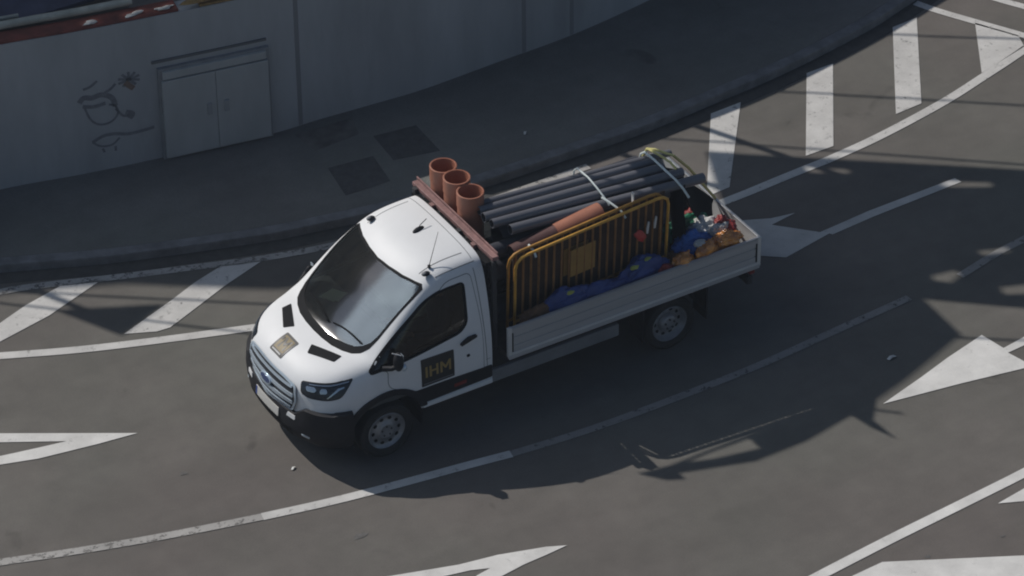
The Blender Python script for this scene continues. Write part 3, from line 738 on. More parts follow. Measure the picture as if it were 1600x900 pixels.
# lower cladding
both('side_strip', rnd_poly([(-.36,.78),(-.42,.575),(-1.36,.59),(-1.36,.755),(-.80,.775)], .015), LEFT, MT['black'], off=.014, step=.08, parent=truck, thick=.02)
for s in (1, -1):
    mb = MB(); mb.box((-1.365, s*.93, .50), (-.46, s*1.0, .565)); mb.build('side_step', MT['white'], truck, bevel=.012)
# marker on the strip
skin('side_marker', rnd_poly([(-.86,.640),(-1.02,.642),(-1.02,.69),(-.86,.685)], .01), LEFT, MT['red'], off=.018, parent=truck)
# wheel arches
def arch_lip():
    P = []
    for k in range(31):
        a = R(-8)+R(196)*k/30; P.append((a,))
    return [a[0] for a in P]
for s in (1, -1):
    an = arch_lip(); out = [(math.cos(a)*.535, .40+math.sin(a)*.52) for a in an]; inn = [(math.cos(a)*.452, .40+math.sin(a)*.452) for a in an][::-1]
    o = skin('wheel_arch', out+inn, LEFT, MT['black'], off=.022, step=.06, parent=truck, thick=.03, mirror=(s == -1))
    mb = MB(); n = 24; V = []; F = []
    for k in range(n+1):
        a = R(-15)+R(210)*k/n; V += [(math.cos(a)*.45, s*.50, .40+math.sin(a)*.45), (math.cos(a)*.45, s*.99, .40+math.sin(a)*.45)]
    for k in range(n): F.append((2*k, 2*k+1, 2*k+3, 2*k+2))
    V.append((0, s*.50, .40)); F += [(2*k, 2*k+2, len(V)-1) for k in range(n)]
    mb.add(V, F); mb.build('arch_liner', MT['black'], truck, fix=False)
# headlights, bonnet details, grille
HL = rnd_poly([(-.335,.985),(-.335,1.085),(-.20,1.105),(0,1.125),(.235,1.165),(.18,1.07),(.12,.985),(-.02,.955),(-.25,.950)], [.02,.03,.1,.1,.01,.05,.05,.1,.04])
for mir in (False, True):
    h = skin('headlight', HL, CORN, MT['lens'], off=.006, step=.03, parent=truck, mirror=mir, thick=.012)
    skin('headlight_bezel', grow(HL, .007), CORN, MT['seal'], off=.0035, step=.03, parent=h, mirror=mir)
    skin('reflector', rnd_poly([(-.27,1.02),(-.28,1.065),(-.18,1.075),(-.15,1.05),(-.18,1.02)], .03), CORN, MT['lampbright'], off=.010, step=.02, parent=h, mirror=mir)
    skin('reflector', rnd_poly([(-.12,1.015),(-.11,1.07),(-.04,1.075),(-.03,1.025)], .03), CORN, MT['lampbright'], off=.010, step=.02, parent=h, mirror=mir)
    skin('light_strip', [(-.04,.975),(-.022,.975),(.10,1.065),(.155,1.088),(.15,1.10),(.085,1.085)], CORN, MT['lampbright'], off=.011, step=.02, parent=h, mirror=mir)
    skin('light_strip', [(-.24,1.083),(-.24,1.090),(0,1.112),(.20,1.150),(.20,1.140),(0,1.102)], CORN, MT['lampbright'], off=.011, step=.02, parent=h, mirror=mir)
# bonnet shut line
both('bonnet_gap', [(.90,.52),(.895,.527),(.80,.66),(.60,.79),(.46,.845),(.46,.837),(.60,.782),(.795,.652)], TOP, MT['seamline'], off=.002, parent=truck)
# bonnet vents / intakes (x, y)
both('bonnet_vent', rnd_poly([(.50,.20),(.60,.28),(.44,.60),(.33,.585)], .015), TOP, MT['seal'], off=.005, parent=truck, step=.03)
# bonnet sign
bs = skin('bonnet_sign', rnd_poly([(.60,-.165),(.84,-.165),(.84,.09),(.60,.09)], .02), TOP, MT['black_sign'], off=.006, parent=truck, step=.03)
skin('sign_face', rnd_poly([(.628,-.135),(.800,-.135),(.800,.062),(.628,.062)], .01), TOP, MT['yellow_sign'], off=.0085, parent=bs, step=.03)
def text_poly(name, txt, size, place, m_, parent, ext=.002):
    cu2 = bpy.data.curves.new(name, 'FONT'); cu2.body = txt; cu2.size = size; cu2.align_x = 'CENTER'; cu2.align_y = 'CENTER'; cu2.resolution_u = 3; cu2.offset = size*.012
    t = bpy.data.objects.new(name, cu2); COL.objects.link(t); dg = bpy.context.evaluated_depsgraph_get(); dg.update()
    me = bpy.data.meshes.new_from_object(t.evaluated_get(dg)); bpy.data.objects.remove(t)
    for v in me.vertices: v.co = place(v.co.x, v.co.y)
    me.name = name; me.materials.clear(); me.materials.append(m_); o = bpy.data.objects.new(name, me); COL.objects.link(o); o.parent = parent; return o
def on_top(x0, y0):
    def f(u, v):      # text reads for someone in front of the truck: its right runs to +y (truck's left), its up towards -x
        p = Vector((x0 - v, y0 + u, 3)); h = bvh.ray_cast(p, -Z); return h[0]+h[1]*.0115
    return f
GLYPH = {'H': ([(0,0),(.2,0),(.2,.42),(.6,.42),(.6,0),(.8,0),(.8,1),(.6,1),(.6,.6),(.2,.6),(.2,1),(0,1)], .8),
 'M': ([(0,0),(.19,0),(.19,.66),(.42,.30),(.54,.30),(.77,.66),(.77,0),(.96,0),(.96,1),(.78,1),(.48,.55),(.18,1),(0,1)], .96), 'I': ([(0,0),(.2,0),(.2,1),(0,1)], .2)}
def letters(txt, size, place, m_, parent, gap=.16):
    wd = sum(GLYPH[c][1] for c in txt)+gap*(len(txt)-1); x = -wd/2
    for c in txt:
        P, w_ = GLYPH[c]; mb = MB(); tri = geometry.tessellate_polygon([[Vector((*p, 0)) for p in P]])
        mb.add([place((x+p[0])*size, (p[1]-.5)*size) for p in P], [tuple(t) for t in tri]); mb.build('letter', m_, parent, fix=False); x += w_+gap
letters('M', .135, on_top(.712, -.025), MT['black_sign'], bs)
for yy in (-.115,):
    skin('mark', rnd_poly([(.655,-.135),(.70,-.135),(.70,-.105),(.655,-.105)], .01), TOP, MT['black_sign'], off=.0115, parent=bs, step=.02)
skin('mark', [(.812,-.13),(.824,-.13),(.824,.05),(.812,.05)], TOP, MT['sackwhite'], off=.0115, parent=bs, step=.02)
# door signs
for mir, dr in ((False, doors[0]), (True, doors[1])):
    d_ = skin('door_sign', rnd_poly([(-.445,.80),(-.445,1.165),(-.87,1.155),(-.87,.80)], .015), LEFT, MT['black_sign'], off=.008, parent=dr, mirror=mir, step=.08)
    if not mir:
        def on_left(u, v): h = bvh.ray_cast(Vector((-.66-u, 2, .985+v)), -Y); return h[0]+h[1]*.0115
        letters('IHM', .145, on_left, MT['gold_sign'], d_)
    skin('sign_line', [(-.47,.835),(-.85,.832),(-.85,.822),(-.47,.825)], LEFT, MT['guard'], off=.011, parent=d_, mirror=mir, thick=.002)
    hd = skin('door_handle', rnd_poly([(-.96,1.165),(-1.17,1.215),(-1.17,1.245),(-1.06,1.245),(-.96,1.195)], .015), LEFT, MT['black'], off=.035, parent=dr, mirror=mir, thick=.04)
    skin('lock', rnd_poly([(-1.035,.985),(-1.075,.985),(-1.075,1.02),(-1.035,1.02)], .015), LEFT, MT['black'], off=.010, parent=dr, mirror=mir, thick=.008)
both('fuel_flap_gap', rnd_poly([(-1.285,.85),(-1.35,.85),(-1.35,.853),(-1.288,.853)], .001), LEFT, MT['seamline'], off=.003, parent=truck)
# grille
GR = rnd_poly([(-.50,1.02),(-.30,1.05),(.30,1.05),(.50,1.02),(.53,.86),(.44,.67),(-.44,.67),(-.53,.86)], .05)
gr = skin('grille', GR, FRONT, MT['black'], off=.018, parent=truck, thick=.03)
for z0, z1, hw in ((.985,1.010,.46),(.885,.925,.49),(.785,.830,.475),(.715,.735,.43)):
    skin('grille_bar', rnd_poly([(-hw,z1),(hw,z1),(hw,z0),(-hw,z0)], .01), FRONT, MT['chrome'], off=.034, parent=gr, thick=.014, step=.05)
skin('grille_rim', grow(GR, .008), FRONT, MT['chrome'], off=.026, holes=[grow(GR, -.016)], parent=gr, thick=.01, step=.04)
em = skin('emblem', [(.115*math.cos(t*math.pi/16), .872+.05*math.sin(t*math.pi/16)) for t in range(32)], FRONT, MT['chrome'], off=.046, parent=truck, thick=.02, step=.03)
skin('emblem_face', [(.10*math.cos(t*math.pi/16), .872+.038*math.sin(t*math.pi/16)) for t in range(32)], FRONT, MT['blue_badge'], off=.049, parent=em, thick=.004, step=.03)
# bumper: swept profile round the front
plan = [(.44,1.010),(.54,.99),(.65,.94),(.755,.855),(.835,.735),(.895,.57),(.945,.35),(.965,0)]
full_plan = smooth_line([(x, y) for x, y in plan] + [(x, -y) for x, y in plan[-2::-1]], 5)
prof = [(-.10, 1.0), (-.02, 1.0), (.012, .985), (.022, .80), (.030, .62), (.022, .42), (-.01, .22), (-.08, .06), (-.20, 0)]
V = []; F = []; npf = len(prof)
for i, p in enumerate(full_plan):
    a = Vector(full_plan[max(i-1, 0)]); c = Vector(full_plan[min(i+1, len(full_plan)-1)]); t = (c-a).normalized(); nrm = Vector((-t.y, t.x))
    if nrm.dot(Vector((p[0]-.3, p[1]))) < 0: nrm = -nrm
    ay = abs(p[1]); ztop = .665 if ay < .50 else (.665+(.80-.665)*min(1, (ay-.50)/.16)); ztop = ztop if ay < .95 else ztop+.01
    for (o_, zz) in prof:
        V.append((p[0]+nrm.x*o_, p[1]+nrm.y*o_, .25+(ztop-.25)*zz))
for i in range(len(full_plan)-1):
    for j in range(npf-1): F.append((i*npf+j, i*npf+j+1, (i+1)*npf+j+1, (i+1)*npf+j))
mb = MB(); mb.add(V, F); bump = mb.build('bumper', MT['black'], truck, smooth=True)
bb = bmesh.new(); bb.from_mesh(bump.data); btree = BVHTree.FromBMesh(bb); bb.free()
pl = skin('number_plate', rnd_poly([(-.26,.50),(.26,.50),(.26,.61),(-.26,.61)], .008), FRONT, MT['plate'], off=.014, parent=truck, tree=btree, thick=.01)
skin('plate_band', [(-.255,.505),(-.225,.505),(-.225,.605),(-.255,.605)], FRONT, MT['eu'], off=.0165, parent=pl, tree=btree, thick=.002)
for s in (1, -1):
    fo = skin('fog_lamp', rnd_poly([(s*.62,.42),(s*.72,.42),(s*.73,.45),(s*.62,.45)], .01), FRONT, MT['chrome'], off=.006, parent=bump, tree=btree, thick=.01)
    skin('bumper_insert', rnd_poly([(s*.40,.60),(s*.54,.60),(s*.54,.655),(s*.42,.655)], .012), FRONT, MT['white'], off=.008, parent=bump, tree=btree, thick=.01)
skin('lower_intake', rnd_poly([(-.45,.32),(.45,.32),(.48,.46),(-.48,.46)], .03), FRONT, MT['seal'], off=.004, parent=bump, tree=btree, thick=.006)
# roof details
both('roof_rib', [(-1.22,.60),(-.68,.585),(-.68,.575),(-1.22,.59)], TOP, MT['seamline'], off=.002, parent=truck, thick=.003)
both('roof_gutter', [(-1.30,.735),(-1.0,.737),(-.80,.73),(-.80,.722),(-1.0,.729),(-1.30,.727)], TOP, MT['seamline'], off=.0025, parent=truck, thick=.003)
skin('roof_joint', [(-1.285,-.70),(-1.278,-.70),(-1.278,.70),(-1.285,.70)], TOP, MT['seamline'], off=.002, parent=truck, thick=.003)
for y in (-.57, .665):
    o = blob('roof_lamp', (-.72, y, (2.075 if y < 0 else 2.055)), (.052, .036, .026), MT['black'], truck, seed=5, amp=.02)
    o2 = blob('lens', (.018, .0, .006), (.036, .027, .022), MT['guard'], o, seed=5, amp=.0)
# antenna pod with whip
o = blob('roof_pod', (-1.02, -.015, 2.135), (.085, .035, .03), MT['black'], truck, seed=4, amp=.04); o.rotation_euler.z = .25
mb = MB(); mb.tube([(0, 0, .02), (-.03, .0, .05), (-.14, -.01, .075)], .005, 6); mb.build('cable', MT['black'], o)
mb = MB(); mb.tube([(-.80, .60, 2.09), (-1.0, .47, 2.40)], [.005, .0025], 6); mb.tube([(-.80,.60,2.07),(-.80,.60,2.10)], .018, 10); mb.build('aerial', MT['black'], truck)
# mirrors
for s in (1, -1):
    mr = empty('mirror', (0, 0, 0)); mr.parent = truck
    o = blob('housing', (-.13, s*(1.045 if s > 0 else .985), 1.31), (.06, .062 if s > 0 else .04, .125 if s > 0 else .08), MT['black'], mr, seed=9, amp=.03)
    mb = MB(); mb.tube([(.02, s*.955, 1.22), (-.06, s*1.02, 1.23), (-.12, s*1.05, 1.26)], [.035, .03, .03], 8); mb.build('arm', MT['black'], mr, smooth=True)
    mb = MB(); mb.box((-.190, s*1.0, 1.25), (-.184, s*1.06, 1.38)); mb.build('mirror_glass', MT['chrome'], mr)
    o = blob('cover_cap', (-.20, s*1.04, 1.20), (.035, .035, .045), MT['chrome'], mr, seed=2, amp=.03)
    if s > 0:
        mb = MB(); mb.tube([(-.06, s*1.03, 1.445), (-.15, s*1.08, 1.41)], .007, 6); mb.build("trim", MT["alu_light"], mr)

# ---- wheels
def wheel(x, s, dual=False):
    yo = .985 if not dual else .965
    wr = empty('wheel', (x, s*yo, .345)); wr.parent = truck
    mb = MB(); mb.lathe([(.235,-.03),(.25,-.012),(.30,.0),(.335,-.018),(.347,-.05),(.347,-.19),(.335,-.215),(.25,-.23),(.235,-.22)], (0,0,0), 'y', 56, s); mb.build('tyre', MT['tyre'], wr, smooth=True)
    mb = MB(); r0 = [(.236,-.028),(.228,-.02),(.218,-.03),(.20,-.05),(.185,-.055),(.12,-.042),(.10,-.02),(.085,-.015),(.07,-.02),(.0,-.02)]
    if dual: r0 = [(.236,-.028),(.228,-.02),(.215,-.05),(.19,-.09),(.15,-.10),(.12,-.10),(.10,-.04),(.085,-.03),(.0,-.03)]
    mb.lathe(r0, (0,0,0), 'y', 56, s); hr = .165; hy = -.046 if not dual else -.096; mb.cur = 1
    for k in range(10):
        a = 2*math.pi*k/10; c = Vector((hr*math.cos(a), s*(hy+.004), hr*math.sin(a))); V = []
        e = Vector((math.cos(a), 0, math.sin(a))); tt = Vector((-math.sin(a), 0, math.cos(a)))
        for q in range(12):
            b_ = 2*math.pi*q/12; V.append(c+e*.021*math.cos(b_)+tt*.026*math.sin(b_))
        mb.add(V, [tuple(range(12))])
    rim = mb.build('rim', [MT['rim'], MT['seal']], wr, smooth=True)
    mb = MB()
    for k in range(5):
        a = 2*math.pi*k/5+.3; mb.lathe([(.0,.004),(.012,.004),(.012,-.02)], (.062*math.cos(a), s*(-.018), .062*math.sin(a)), 'y', 8, s)
    mb.build('wheel_nuts', MT['steel'], rim)
for s in (1, -1): wheel(0, s); wheel(-3.79, s, True)

# ---- chassis and skirts
mb = MB()
for s in (1, -1): mb.box((-4.85, s*.36-.035, .50), (.3, s*.36+.035, .70))
for x in (-1.7, -2.6, -3.3, -4.3, -4.8): mb.box((x-.04, -.36, .54), (x+.04, .36, .66))
mb.tube([(-3.79, -.85, .345), (-3.79, .85, .345)], .06, 12); mb.tube([(0, -.85, .345), (0, .85, .345)], .05, 12)
mb.box((-2.5, -.30, .35), (-1.6, -.05, .6)); mb.build('chassis_frame', MT['steel'], truck)
for s in (1, -1):
    mb = MB(); mb.box((-3.10, s*.87, .44), (-1.39, s*.93, .61)); mb.build('side_guard', MT['guard'], truck, bevel=.015)
    for x in (-3.40, -4.28):
        mb = MB(); mb.box((x-.012, s*.70, .25), (x+.012, s*.97, .78)); mb.build('mudflap', MT['black'], truck)
    mb = MB(); n = 16; V = []; F = []
    for k in range(n+1):
        a = R(10)+R(160)*k/n; V += [(-3.79+math.cos(a)*.44, s*.68, .345+math.sin(a)*.43), (-3.79+math.cos(a)*.44, s*.98, .345+math.sin(a)*.43)]
    for k in range(n): F.append((2*k, 2*k+1, 2*k+3, 2*k+2))
    mb.add(V, F); mb.build('mudguard', MT['black'], truck, fix=False)
mb = MB(); mb.box((-4.93, -.95, .50), (-4.86, .95, .62)); mb.build('rear_underrun_bar', MT['steel'], truck, bevel=.01)
mb = MB(); mb.box((-4.94, .70, .66), (-4.87, .98, .78)); mb.box((-4.94, -.98, .66), (-4.87, -.70, .78)); mb.build('tail_light', MT['red'], truck, bevel=.008)

# ---- load bed
xf, xr_, hb, zb0, zb1 = -1.535, -4.935, 1.062, .855, 1.212
mb = MB(); mb.box((xr_+.03, -hb+.03, .79), (xf, hb-.03, .858)); mb.build('bed_floor', MT['floor'], truck)
mb = MB()
for s in (1, -1): mb.box((xr_, s*hb-.02, .80), (xf, s*hb+.02, .85))
mb.box((xr_-.01, -hb, .80), (xr_+.03, hb, .85)); mb.build('bed_edge_rail', MT['alu'], truck, bevel=.006)
def board(name, a, b_, ax):
    """aluminium drop side: three ribbed planks"""
    root = None; mb = MB(); L = b_-a; h = zb1-zb0
    prof = []; k = 3
    for i in range(k):
        z = i*h/k; prof += [(0, z+.004), (.012, z+.012), (.012, z+h/k-.016), (.004, z+h/k-.004)]
    return prof
for s in (1, -1):
    mb = MB(); y = s*hb; h = (zb1-zb0)/3
    mb.box((xr_+.035, y-s*.026, zb0), (xf-.045, y-s*.004, zb1-.002))
    for i in range(3):
        mb.box((xr_+.035, y-s*.004, zb0+i*h+.012), (xf-.045, y+s*.006, zb0+(i+1)*h-.010))
    mb.box((xr_+.035, y-s*.026, zb1-.0015), (xf-.045, y+s*.010, zb1+.012))
    sb = mb.build('side_board', MT['alu'] if s > 0 else MT['guard'], truck, bevel=.003)
    mb = MB(); mb.box((xr_+.035, y+s*.0065, zb0-.004), (xf-.045, y+s*.016, zb0+.03)); mb.build('lower_trim', MT['alu_light'], sb, bevel=.003)
    for x in (xf-.02, xr_+.01):
        mb = MB(); mb.box((x-.025, y-s*.030, zb0-.03), (x+.025, y+s*.012, zb1+.016)); mb.build('corner_post', MT['alu_light'], truck, bevel=.004)
    for x in (xf-.052, xr_+.045):
        mb = MB(); mb.box((x-.008, y+s*.0065, zb0+.04), (x+.008, y+s*.014, zb1-.06)); mb.build('latch', MT['seal'], sb)
mb = MB(); mb.box((xr_-.012, -hb+.03, zb0), (xr_+.012, hb-.03, zb1))
for i in range(3): h = (zb1-zb0)/3; mb.box((xr_-.020, -hb+.03, zb0+i*h+.012), (xr_-.0125, hb-.03, zb0+(i+1)*h-.010))
mb.box((xr_-.02, -hb+.03, zb1+.0005), (xr_+.016, hb-.03, zb1+.014)); mb.build('tailgate', MT['alu_light'], truck, bevel=.003)
# headboard frame with mesh, and rack beam above the cab's back
hbd = empty('headboard', (0, 0, 0)); hbd.parent = truck
mb = MB()
for y in (-.86, -.30, .30, .86): mb.box((-1.50, y-.025, .86), (-1.45, y+.025, 2.06))
mb.box((-1.50, -.86, .90), (-1.46, .86, 1.22)); mb.box((-1.495, -.86, 1.55), (-1.465, .86, 1.59)); mb.build('post_frame', MT['steel'], hbd)
mb = MB()
for k in range(22): y = -.82+k*.078; mb.box((-1.482, y-.005, 1.22), (-1.474, y+.005, 2.08))
for k in range(10): z = 1.28+k*.085; mb.box((-1.4735, -.86, z-.005), (-1.467, .86, z+.005))
mb.build('mesh_guard', MT['steel'], hbd)
mb = MB(); mb.box((-1.54, -.92, 2.06), (-1.46, .87, 2.11)); mb.build('rack_beam', MT['rackred'], hbd, bevel=.006)
mb = MB(); mb.box((-1.545, -.94, 2.111), (-1.53, .85, 2.145)); mb.box((-1.462, .68, 2.08), (-1.454, .88, 2.12)); mb.build('beam_lip', MT['rackred'], hbd, bevel=.003)
for y in (-.80, -.42, .18, .50):
    mb = MB(); mb.box((-1.455, y-.035, 2.052), (-1.41, y+.035, 2.10)); mb.build('clamp', MT['rackred'] if y in (-.42, .50) else MT['steel'], hbd, bevel=.004)
mb = MB(); mb.box((-1.455, -.80, 2.0), (-1.385, .84, 2.05)); mb.build('beam_gap_strip', MT['seal'], hbd)  # black strip standing in for the dark gap between roof and beam

# ---- cab interior
mb = MB(); mb.box((-1.30, -.90, .68), (.45, .90, .74)); mb.build('cab_floor', MT['interior'], truck)
mb = MB(); mb.prism(rnd_poly([(-.30,1.02),(-.34,1.24),(-.22,1.30),(.05,1.28),(.20,1.20),(.20,.90),(-.10,.80)], .05), -.86, .86, (), lambda u, v, h: (u, h, v)); mb.build('dashboard', MT['interior'], truck, smooth=True)
def seat(y, wd):
    st = empty('seat', (-.95, y, .74)); st.parent = truck
    mb = MB(); mb.box((-.24, -wd, 0), (.24, wd, .30)); mb.build('cushion', MT['seat'], st, bevel=.05)
    mb = MB(); M = Matrix.Translation((-.24, 0, .30)) @ Matrix.Rotation(R(-12), 4, 'Y'); mb.box((-.07, -wd, -.02), (.07, wd, .58), M); mb.build('backrest', MT['seat'], st, bevel=.05)
    for dy in ((0,) if wd < .3 else (-.22, .22)):
        mb = MB(); mb.box((-.05, dy-.13, .60), (.05, dy+.13, .80), M); mb.build('headrest', MT['seat'], st, bevel=.04)
seat(.45, .25); seat(-.35, .45)
sw = empty('steering_wheel', (-.42, .45, 1.22)); sw.parent = truck; sw.rotation_euler = (0, R(-58), 0)
mb = MB(); P = [(.19*math.cos(2*math.pi*k/28), .19*math.sin(2*math.pi*k/28), 0) for k in range(29)]; mb.tube(P, .015, 8, caps=False); mb.tube([(-.18,0,0),(0,0,-.02),(.18,0,0)], .014, 6); mb.tube([(0,0,-.02),(0,.18,0)], .014, 6)
mb.tube([(0,0,-.01),(0,0,-.25)], .03, 8); mb.build('rim', MT['black'], sw, smooth=True)
mb = MB(); M = Matrix.Translation((-.12, -.42, 1.325)) @ Matrix.Rotation(.5, 4, 'Z') @ Matrix.Rotation(R(-14), 4, 'Y')
mb.box((-.15, -.10, 0), (.15, .10, .006), M); mb.box((-.12, -.06, .008), (.15, .12, .014), M @ Matrix.Rotation(.2, 4, 'Z')); tag(mb.build('paper', MT['paper']), 'pale sheets of paper lying on the dashboard behind the windscreen', 'paper')

# ---- driver
def skinned(name, joints, bones, mats, root=0, sub=2):
    me = bpy.data.meshes.new(name); me.from_pydata([j[0] for j in joints], bones, []); o = bpy.data.objects.new(name, me); COL.objects.link(o)
    me.materials.append(mats)
    sk = o.modifiers.new('skin', 'SKIN'); ss = o.modifiers.new('sub', 'SUBSURF'); ss.levels = sub; ss.render_levels = sub
    for v, j in zip(me.skin_vertices[0].data, joints): v.radius = (j[1], j[1] if len(j) < 3 else j[2]); v.use_root = False
    me.skin_vertices[0].data[root].use_root = True
    dg = bpy.context.evaluated_depsgraph_get(); dg.update()
    m2 = bpy.data.meshes.new_from_object(o.evaluated_get(dg)); o.modifiers.clear(); o.data = m2
    for p in m2.polygons: p.use_smooth = True
    return o
J = [((-.98,.45,1.10),.15),((-1.02,.45,1.28),.14),((-1.0,.45,1.46),.15),((-.97,.45,1.56),.06),((-.95,.45,1.63),.055),((-.94,.45,1.70),.085),((-.93,.45,1.78),.075)]
Bn = [(0,1),(1,2),(2,3),(3,4),(4,5),(5,6)]
def chain(start, pts):
    prev = start
    for p in pts: J.append(p); Bn.append((prev, len(J)-1)); prev = len(J)-1
    return prev
for s in (1, -1):
    chain(0, [((-.92,.45+s*.10,1.08),.09),((-.62,.45+s*.14,1.12),.075),((-.50,.45+s*.14,1.05),.065),((-.42,.45+s*.13,.84),.05),((-.32,.45+s*.13,.80),.04)])
    wz = chain(2, [((-.99,.45+s*.18,1.46),.065),((-.88,.45+s*.24,1.24),.048),((-.68,.45+s*.20,1.22),.04),((-.52,.45+s*.17,1.27),.026),((-.47,.45+s*.16,1.29),.026)])
    for k in range(4):
        chain(wz, [((-.43-.004*k,.45+s*.16+(k-1.5)*.02,1.31),.009),((-.405,.45+s*.155+(k-1.5)*.021,1.285-.004*k),.008),((-.425,.45+s*.15+(k-1.5)*.02,1.26),.007)])
    chain(wz-1, [((-.48,.45+s*.13,1.30),.010),((-.445,.45+s*.12,1.30),.008)])
drv = skinned('person', J, Bn, MT['shirt']); 
drv.data.materials.append(MT['skin'])
for p in drv.data.polygons:
    c = p.center
    if c.z > 1.57 or (c.x > -.56 and c.z > 1.2): p.material_index = 1
tag(drv, 'driver in dark clothes sitting behind the steering wheel, both hands on it', 'person')
hr_ = blob('hair', (-.955, .45, 1.755), (.10, .088, .085), MT['hair'], drv, seed=3, amp=.06)
for s in (1, -1):
    e = blob('eye', (-.858, .45+s*.030, 1.735), (.008, .012, .008), MT['stone'], drv, seed=1, amp=0, sub=2)
    e = blob('ear', (-.94, .45+s*.083, 1.715), (.02, .010, .03), MT['skin'], drv, seed=1, amp=.05, sub=2)
blob('nose', (-.845, .45, 1.705), (.018, .012, .022), MT['skin'], drv, seed=1, amp=.03, sub=2)
blob('mouth', (-.858, .45, 1.668), (.008, .022, .006), MT['redsack'], drv, seed=1, amp=.03, sub=2)

# ================================================================== THE LOAD
# upright terracotta pipes behind the headboard
labs = ['upright terracotta pipe at the far side of the truck, behind the cab', 'middle one of three upright terracotta pipes behind the cab', 'upright terracotta pipe nearest the camera, beside the grey pipes']
up = None
for i, y in enumerate((-.615, -.315, -.015)):
    if up is None:
        up = empty('terracotta_pipe', (-1.70, y, .86))
        mb = MB(); mb.pipe((0, 0, 0), (0, 0, 1.56), .150, .012, 40, 0); pb = mb.build('pipe_body', MT['terra'], up, smooth=True)
        mb = MB(); mb.lathe([(.1505,1.38),(.157,1.385),(.157,1.56),(.146,1.563),(.146,1.38)], (0, 0, 0), 'z', 40); pr = mb.build('socket', MT['terra'], up, smooth=True)
        o = up
    else:
        o = up.copy(); COL.objects.link(o); o.location = (-1.70, y, .86 + (.012 if i == 1 else -.01))
        for ch in (pb, pr): c = ch.copy(); COL.objects.link(c); c.parent = o
    tag(o, labs[i], 'pipe', 'upright terracotta pipes')
# grey pipes: a stack lying along the bed
def gpipe(y0, z0, y1, z1, x0, x1, r, lab):
    d = Vector((x1-x0, y1-y0, z1-z0)); root = empty('grey_pipe', (x0, y0, z0))
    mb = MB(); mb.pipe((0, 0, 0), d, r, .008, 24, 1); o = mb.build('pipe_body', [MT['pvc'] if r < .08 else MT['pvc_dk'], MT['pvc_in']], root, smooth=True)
    tag(root, lab, 'pipe', 'long grey pipes on the truck')
top = [ # y0 z0 y1 z1 x0 x1 r
 (.05,2.306-.055,.12,2.145-.055,-1.73,-4.30,.042),(.17,2.306-.055,.24,2.20-.055,-1.70,-4.0,.050),(.29,2.283-.05,.38,2.178-.05,-1.69,-4.03,.058),(.42,2.274-.06,.52,2.145-.06,-1.72,-4.20,.055),(.55,2.203-.05,.66,2.062-.05,-1.88,-4.40,.060)]
ln = ['farthest grey pipe of the top layer, its end sticking out at the back', 'second grey pipe from the far side, top layer', 'third grey pipe from the far side, top layer', 'fourth grey pipe from the far side, its end sticking out', 'top grey pipe beside the lying terracotta pipe']
for t, l in zip(top, ln): gpipe(*t, l)
k = 0
for lz in range(5):
    for ly in range(6):
        k += 1; r = .065
        y = .04+ly*.135+(lz % 2)*.03; z = .93+lz*.235
        if ly == 5 and lz > 2: continue
        gpipe(y, z, y+.02, z, -1.84, -3.95-.03*((k*7) % 5), .066 if lz else .07, 'grey pipe in the dark stack under the top layer, row %s from the bed, %s from the far side' % (['one','two','three','four','five'][lz], ['first','second','third','fourth','fifth','sixth'][ly])) if False else None
# stack is built of fewer, thicker pipes lying on timber
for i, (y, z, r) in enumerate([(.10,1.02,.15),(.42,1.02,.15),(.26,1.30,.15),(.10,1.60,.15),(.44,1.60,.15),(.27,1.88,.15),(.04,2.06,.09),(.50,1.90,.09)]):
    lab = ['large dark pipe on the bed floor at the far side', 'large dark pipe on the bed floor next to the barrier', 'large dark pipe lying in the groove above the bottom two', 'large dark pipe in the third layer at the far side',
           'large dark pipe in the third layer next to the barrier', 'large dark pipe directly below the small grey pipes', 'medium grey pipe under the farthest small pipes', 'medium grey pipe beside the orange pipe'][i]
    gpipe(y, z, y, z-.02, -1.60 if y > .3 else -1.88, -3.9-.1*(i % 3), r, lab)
# terracotta pipe lying on top
tp = empty('terracotta_pipe', (-1.81, .70, 1.93)); tag(tp, 'terracotta pipe lying lengthwise between grey pipes and yellow barrier', 'pipe')
mb = MB(); mb.pipe((0, 0, 0), (-.60, .0, .072), .112, .012, 32, 1); mb.build('front_section', [MT['terra_shade'], MT['pvc_in']], tp, smooth=True)
mb = MB(); mb.pipe((-.57, .0, .066), (-1.17, .0, .14), .124, .012, 32, 1); mb.build('socket', [MT['terra'], MT['pvc_in']], tp, smooth=True)

